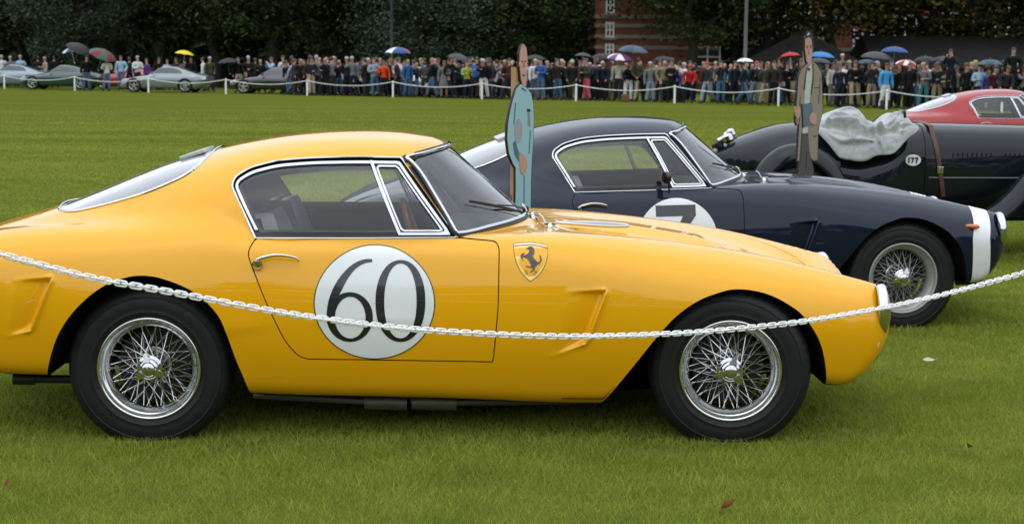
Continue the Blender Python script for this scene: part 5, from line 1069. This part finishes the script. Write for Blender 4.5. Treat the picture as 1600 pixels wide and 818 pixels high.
# louvres along the bonnet side
LV = MB(); LV.box((0, 0, 0), (.007, .008, .040), bev=.002); lm = LV.mesh('louvre')
for i in range(30):
    x = 3.60+i*.040
    if i in (9, 10): continue
    put('louvre', lm, TOUR, tour, loc=(x, tw(x, .84)-.002, .84), rot=(0, R(8), 0))
mb = MB(); mb.tube([(3.40, tw(3.45, .66)-.006, .655), (4.4, tw(4.4, .66)-.006, .655), (5.2, tw(5.0, .66)-.006, .655)], .007, 6); mb.build('bonnet_moulding', mat('dull_moulding', (.10,.105,.11), .3, .7), tour)
# oval plate 177
mb = MB(); E_ = [(.064*math.cos(a), .046*math.sin(a)) for a in np.linspace(0, 2*np.pi, 36, endpoint=False)]; mb.prism(E_, 0, .006); pl = mb.build('number_plate', WHITEP, tour, False, None, loc=(3.262, -.507, .80)); pl['label'] = 'white oval plate reading 177'
def digit_bar(mb, x): mb.box((x, 0, 0), (.011, .003, .046))
mb = MB(); mb.box((-.036, -.004, 0), (.011, .004, .046)); mb.build('digit', BLACKP, pl, False, None)
for x0 in (-.008, .026):
    mb = MB(); mb.prism([(x0-.013,.023),(x0+.014,.023),(x0+.014,.013),(x0+.004,-.023),(x0-.007,-.023),(x0+.003,.012),(x0-.013,.012)], -.006, -.001); mb.build('digit', BLACKP, pl, False, None)
# windscreen frame, little lamps and filler cap
mb = MB(); P = [(3.20,-.48,1.02),(3.185,-.48,1.19),(3.185,-.28,1.20),(3.20,-.28,1.06)]; mb.tube(P+[P[0]], .012, 6); ws_ = mb.build('aero_screen_frame', mat('frame_dark', (.03, .025, .022), .35, .4), tour)
mb = MB(); mb.add([(3.20,-.47,1.03),(3.186,-.47,1.185),(3.186,-.29,1.195),(3.20,-.29,1.06)], [(0,1,2,3)]); mb.build('aero_screen', GLASS, ws_, False, None)
for loc, m_, r_ in (((1.80,-.12,.93),CHROME,.05),((1.735,-.10,.875),SEAL,.038),((1.86,.10,.965),CHROME,.036)):
    mb = MB(); mb.lathe([(r_*.4,-.05),(r_*.5,-.02),(r_,0),(r_,.04),(r_*.6,.055),(.0005,.06)], 18, 'Z'); mb.lathe([(r_*.45,-r_*1.6),(r_*.5,-r_*.8),(.0005,-r_*.7)], 12, 'X', c=(0,0,.03)); mb.build('tail_lamp', m_, tour, loc=loc, rot=(0, R(-25), 0))

# ---------------------------------------------------------------- grey cover thrown over its cockpit
from mathutils import noise as mnoise
ztop = Spline([(0,1.10),(.14,1.17),(.30,1.225),(.44,1.21),(.56,1.12),(.66,1.095),(.80,1.15),(.93,1.19),(1,1.13)]); zlow = Spline([(0,1.02),(.12,.90),(.26,.815),(.42,.80),(.60,.83),(.78,.90),(.92,.99),(1,1.05)])
FOLDS = [((.02,.30),(.48,.24),.045,.030),((.48,.24),(.78,.42),.045,.028),((.50,.44),(.98,.16),.030,.026),((.12,.10),(.52,.13),.030,.022),((.08,.50),(.32,.33),.022,.020),((.20,.62),(.42,.40),.020,.020),((.60,.30),(.62,.03),.022,.020),((.76,.38),(.86,.10),.022,.018),((.30,.22),(.34,.02),.018,.018),((.80,.62),(.98,.40),.024,.020),((.52,.70),(.66,.46),.030,.026),((.02,.45),(.16,.20),.020,.018),((.36,.55),(.55,.50),.016,.016),((.86,.50),(.70,.30),.016,.014)]
nu, nv = 130, 110; V = []; F = []
for i in range(nu):
    u = i/(nu-1); x = 2.50+.73*u; zt, zl = float(ztop(u)), float(zlow(u))
    for j in range(nv):
        v = j/(nv-1)
        if v < .5:
            q = v/.5; ang = q*math.pi/2; y = -.585+.20*(1-math.cos(ang))*1.0; z = zl+(zt-zl)*math.sin(ang)**.85; xx = x+.10*(1-q)*(u-.35)
        else:
            q = (v-.5)/.5; y = -.385+q*.95; z = zt-.24*q**2.6; xx = x
        P = Vector((xx, y, z)); nn = mnoise.noise(P*3.0)*.022+mnoise.noise(P*9)*.006+mnoise.noise(P*20)*.003
        for (u0, v0), (u1, v1), h_, w_ in FOLDS:
            dd_, t_ = seg_d(u, v, (u0, v0), (u1, v1)); f_ = math.sin(math.pi*min(max(.08+.84*float(t_), 0), 1)); dd_ = float(dd_); nn += h_*f_*(math.exp(-(dd_/w_)**2)-.55*math.exp(-((dd_-2.0*w_)/w_)**2))
        amp = 1-.4*q if v > .5 else 1
        P += Vector((mnoise.noise(P*6+Vector((3, 9, 2)))*.03, -nn*.8*(v < .62), (nn-.02)*amp*(v > .12)+mnoise.noise(Vector((P.x*7, 1, 2)))*.03*(v <= .12)))
        V.append(tuple(P))
for i in range(nu-1):
    for j in range(nv-1): F.append((i*nv+j, i*nv+j+1, (i+1)*nv+j+1, (i+1)*nv+j)[::-1])
CLOTH = mat('grey_cover_cloth', (.44, .46, .45), .8, spec=.2, var=.12, vscale=6, bump=.55, bscale=22)
cov = put('cockpit_cover', new_mesh('cockpit_cover', V, F), CLOTH, None, loc=(OX, OY, 0), rot=(0, 0, R(.5))); so_ = cov.modifiers.new('thickness', 'SOLIDIFY'); so_.thickness = .004
tag(cov, 'crumpled grey cloth cover draped over the cockpit of the black tourer', 'cover')

# ---------------------------------------------------------------- flat painted plywood figures
LINE = mat('cutout_black', (.010, .010, .010), .6); PLY = mat('plywood', (.40, .27, .13), .7, var=.15); FLESH = mat('cutout_flesh', (.50, .28, .21), .55)
def cutout(label, pxc, y, ang, org, scl, layers, stake):
    a = R(ang); base = at_depth(pxc, 300, y); t = thing('cutout_figure', label, 'cutout', (base.x, y, 0), a, 'painted plywood figures between the cars')
    k = 2584./y*math.cos(a)
    def conv(P):
        out = []
        for X, Y in P:
            px, py = org[0]+X/scl, org[1]+Y/scl; out.append(((px-pxc)/k, 0 if Y > 5000 else at_depth(px, py, y).z))
        return out
    for nm, P, m, d in layers:
        mb = MB(); Q = conv(P); mb.prism(Q, -.006-d*.0016, .006 if d == 0 else -.006); mb.build(nm, m, t, False, None)
    mb = MB(); P = conv(stake); mb.prism(P, .007, .035); mb.build('stake', PLY, t, False, None)
    return t
def curve(P, n=4): return [tuple(p) for p in catmull(P, n, closed=True)]
def elp(cx, cy, rx, ry, n=20): return [(cx+rx*math.cos(a), cy+ry*math.sin(a)) for a in np.linspace(0, 2*np.pi, n, endpoint=False)]
SUIT = mat('cutout_blue', (.27, .49, .55), .55); GREYC = mat('cutout_grey', (.30, .32, .35), .5); SHADE = mat('cutout_blue_line', (.05, .14, .18), .55)
body1 = [(246,222),(228,242),(214,290),(202,340),(194,390),(192,450),(199,510),(216,555),(228,575),(229,640),(229,9000),(293,9000),(294,640),(297,540),(303,450),(304,370),(300,305),(290,262),(270,238)]
head1 = [(256,52),(246,66),(240,95),(241,150),(247,205),(254,230),(262,236),(268,228),(271,180),(273,110),(268,68)]
grow = lambda P, c, f: [(c[0]+(x-c[0])*f[0], c[1]+(y-c[1])*(1 if y > 5000 else f[1]) if y < 5000 else y) for x, y in P]
cutout('flat painted plywood figure in a light blue suit holding a helmet, behind yellow bonnet', 813, 8.92, 62, (720, 50), 2.7267, [
    ('board', grow(body1, (248, 420), (1.05, 1.01)), LINE, 0), ('head_board', grow(head1, (256, 145), (1.12, 1.03)), LINE, 0), ('suit', body1, SUIT, 1), ('face', head1, FLESH, 2),
    ('eye', elp(249, 126, 3, 3), LINE, 3), ('eye', elp(262, 126, 3, 3), LINE, 3), ('nose', [(256,128),(254,152),(260,152)], mat('cutout_flesh_dark', (.28,.13,.09), .55), 3), ('mouth', [(250,180),(257,190),(264,180),(257,184)], LINE, 3), ('ear', elp(241, 138, 3, 12), FLESH, 3),
    ('helmet', elp(237, 420, 17, 52), GREYC, 2), ('forearm', [(214,470),(222,520),(246,560),(252,540),(236,500),(224,460)], SHADE, 2), ('hand', curve([(240,515),(255,520),(272,545),(274,580),(262,605),(250,600),(244,570)]), FLESH, 3), ('chest_patch', [(274,328),(288,331),(287,343),(273,341)], LINE, 2), ('pocket_patch', [(276,345),(286,347),(288,405),(278,402)], mat('cutout_patch', (.25,.22,.20), .6), 2),
    ('crease', [(222,300),(226,300),(220,390),(216,390)], SHADE, 2), ('crease', [(288,420),(291,420),(286,520),(282,520)], SHADE, 2), ('crease', [(250,236),(270,250),(268,254),(248,241)], SHADE, 2), ('crease', [(262,610),(265,610),(266,740),(262,740)], SHADE, 2)],
    [(234,150),(243,150),(243,9000),(236,9000)])
JACK = mat('cutout_tan', (.28, .22, .155), .6); SHIRT = mat('cutout_shirt', (.48, .52, .48), .6); TROU = mat('cutout_trousers', (.075, .062, .058), .65); SLATE = mat('cutout_slate', (.10, .14, .18), .5); JLINE = mat('cutout_tan_line', (.06, .045, .03), .6)
jack2 = [(414,193),(388,213),(374,248),(369,320),(366,380),(364,430),(372,450),(384,440),(382,520),(380,600),(400,604),(404,470),(432,470),(440,540),(452,590),(470,607),(490,602),(488,470),(500,436),(511,385),(503,300),(497,230),(472,196),(446,180)]
legs2 = [(396,480),(392,560),(386,640),(384,9000),(472,9000),(470,640),(452,590),(440,545),(432,480)]
face2 = [(403,80),(403,130),(412,178),(424,196),(436,188),(444,150),(446,100),(438,72),(420,66)]
hair2 = [(403,84),(404,64),(414,50),(428,50),(440,64),(447,95),(449,140),(444,150),(441,110),(434,84),(420,76)]
cutout('flat painted plywood figure in a brown jacket with a grey clipboard, behind navy bonnet', 1257, 12.05, 52, (1100, 30), 2.7267, [
    ('board', grow(jack2, (430, 400), (1.05, 1.015)), LINE, 0), ('leg_board', grow(legs2, (428, 560), (1.04, 1.0)), LINE, 0), ('head_board', grow(face2, (425, 130), (1.12, 1.06)), LINE, 0), ('trousers', legs2, TROU, 1), ('jacket', jack2, JACK, 1), ('shirt', [(413,200),(424,206),(440,190),(446,232),(434,360),(430,485),(402,485),(406,360),(408,260)], SHIRT, 2), ('bow_tie', [(414,204),(432,210),(434,222),(416,216)], mat('cutout_brown_red', (.12,.03,.02), .6), 3),
    ('face', face2, FLESH, 2), ('hair', hair2, LINE, 3), ('hair_streak', [(408,66),(418,58),(424,62),(412,72)], SHIRT, 4), ('eye', elp(413, 122, 4, 2.5), LINE, 3), ('eye', elp(432, 121, 4, 2.5), LINE, 3), ('eyebrow', [(407,112),(419,115),(419,118),(407,115)], LINE, 3), ('eyebrow', [(427,114),(440,110),(440,113),(427,117)], LINE, 3), ('nose', [(422,124),(419,148),(426,149)], mat('cutout_flesh_dark', (.28,.13,.09), .55), 3), ('mouth', [(413,160),(424,170),(436,158),(424,164)], SHIRT, 3),
    ('lapel', [(414,200),(404,270),(400,300),(408,300),(411,250),(418,206)], JLINE, 3), ('lapel', [(446,190),(449,260),(440,320),(445,322),(454,262),(450,192)], JLINE, 3), ('pocket', [(458,292),(486,290),(486,294),(458,296)], JLINE, 2), ('pocket', [(462,500),(486,496),(486,500),(462,505)], JLINE, 2), ('crease', [(490,250),(493,250),(488,360),(484,360)], JLINE, 2), ('crease', [(383,330),(386,330),(384,440),(381,440)], JLINE, 2),
    ('clipboard', [(392,362),(446,356),(462,450),(402,460)], SLATE, 4), ('clipboard_edge', [(390,360),(394,360),(404,461),(400,461)], LINE, 5), ('hand', curve([(438,410),(452,398),(470,405),(474,425),(468,448),(450,446),(436,430)]), FLESH, 5), ('hand', curve([(355,368),(366,378),(374,365),(384,385),(380,415),(368,420),(358,400)]), FLESH, 4), ('trouser_crease', [(426,560),(429,560),(428,640),(425,640)], LINE, 2)],
    [(420,110),(430,110),(430,9000),(420,9000)])

# ---------------------------------------------------------------- white plastic chain in front of the yellow car
CHW = mat('white_plastic', (.92, .92, .91), .35, spec=.4)
cpx = [(-30,392),(0,397),(80,418),(157.6,436.6),(264,455.5),(366.6,475),(440,488),(515.6,499),(600,509.5),(690,517),(776,522),(850,524.6),(906.6,525.2),(1000,523),(1110,517),(1234.6,504.5),(1319,491.7),(1388.6,478.8),(1430.6,470),(1495,454.6),(1600,426),(1650,411)]
o_ = np.array([-1.517, 4.9]); d_ = np.array([3.653, 2.0]); pts = []
for px, py in cpx:
    r_ = at_depth(px, py, 1.0)-Vector((0, 0, 1.555)); n_ = np.array([d_[1], -d_[0]]); tt = (o_ @ n_)/(r_.x*n_[0]+r_.y*n_[1]); pts.append((r_.x*tt, r_.y*tt, 1.555+r_.z*tt))
a0, a1 = np.array(pts[0]), np.array(pts[-1]); sl0 = (np.array(pts[0])-np.array(pts[1])); sl0 /= np.linalg.norm(sl0[:2]); sl1 = np.array(pts[-1])-np.array(pts[-2]); sl1 /= np.linalg.norm(sl1[:2])
pts = [tuple(a0+sl0*.28+np.array([0, 0, .01]))]+pts+[tuple(a1+sl1*.22+np.array([0, 0, .01]))]
C_ = catmull(pts, 12); sl = np.concatenate([[0], np.cumsum(np.linalg.norm(np.diff(C_, axis=0), axis=1))]); pitch = .0245; nl = int(sl[-1]/pitch)
lk = MB(); hl, rw_ = .0124, .0084; path = [(hl*sx+rw_*math.cos(a), rw_*math.sin(a), 0) for sx, a0_, a1_ in ((1, -90, 90), (-1, 90, 270)) for a in np.radians(np.linspace(a0_, a1_, 7))]
lk.tube(path, .0030, 7, closed=True); lmsh = lk.mesh('link')
chain = thing('chain', 'white plastic chain hanging in front of the yellow coupe', 'chain', tuple(C_[len(C_)//2]*[1, 1, 0]))
co = np.array(chain.location)
for i in range(nl):
    s = (i+.5)*pitch; p = np.array([np.interp(s, sl, C_[:, k]) for k in range(3)]); q = np.array([np.interp(min(s+.01, sl[-1]), sl, C_[:, k]) for k in range(3)])-np.array([np.interp(max(s-.01, 0), sl, C_[:, k]) for k in range(3)])
    X = Vector(q).normalized(); Z = X.cross(Vector((0, 0, 1))).normalized(); Y = Z.cross(X); roll = (0 if i % 2 else math.pi/2)+R(14)*math.sin(i*.13)+R(float(rng.normal(0, 6)))
    M = Matrix((X, Y, Z)).transposed().to_4x4() @ Matrix.Rotation(roll, 4, 'X'); o = put('link', lmsh, CHW, chain); o.matrix_basis = Matrix.Translation(Vector(p-co)) @ M
for i, (p, lb) in enumerate(((C_[0], 'white chain post just beyond the left edge'), (C_[-1], 'white chain post just beyond the right edge'))):
    t = thing('chain_post', lb, 'post', (p[0], p[1], 0), 0, 'white posts of the near chain'); mb = MB(); mb.lathe([(.13,0),(.13,.02),(.05,.04),(.025,.05),(.025,p[2]+.03),(.03,p[2]+.035),(.03,p[2]+.06),(.0005,p[2]+.075)], 20, 'Z'); mb.build('shaft', CHW, t)

# ---------------------------------------------------------------- fallen leaves
LF = [mat('leaf_pale', (.55, .50, .42), .7), mat('leaf_rust', (.32, .12, .07), .7), mat('leaf_orange', (.42, .17, .05), .7)]
for i, (px, py, m_, s_, lb) in enumerate(((1450,563,0,.030,'pale curled leaf lying on grass right of the yellow nose'),(1513,697,1,.030,'rust brown leaf lying on the grass near the right edge'),(1140,789,2,.035,'orange brown leaf standing in the grass below the front wheel'),(12,752,1,.022,'small brown leaf in the grass at the lower left corner'))):
    p = at_ground(px, py, .03); P = [(s_*a, s_*b*.6, s_*(.25*a*a+.5*b*b)) for a, b in ((-1,0),(-.5,.7),(.1,.9),(.7,.5),(1.1,0),(.7,-.5),(.1,-.9),(-.5,-.7))]
    mb = MB(); mb.add([(0,0,-.004)]+P, [(0, k+1, (k+1) % 8+1) for k in range(8)]); mb.tube([(s_*.9,0,.006),(s_*1.6,.006,.012)], .0012, 4); o = mb.build('fallen_leaf', LF[m_], None, loc=tuple(p), rot=(R(30), R(20*i), i*1.3)); tag(o, lb, 'leaf', 'fallen leaves on the lawn')
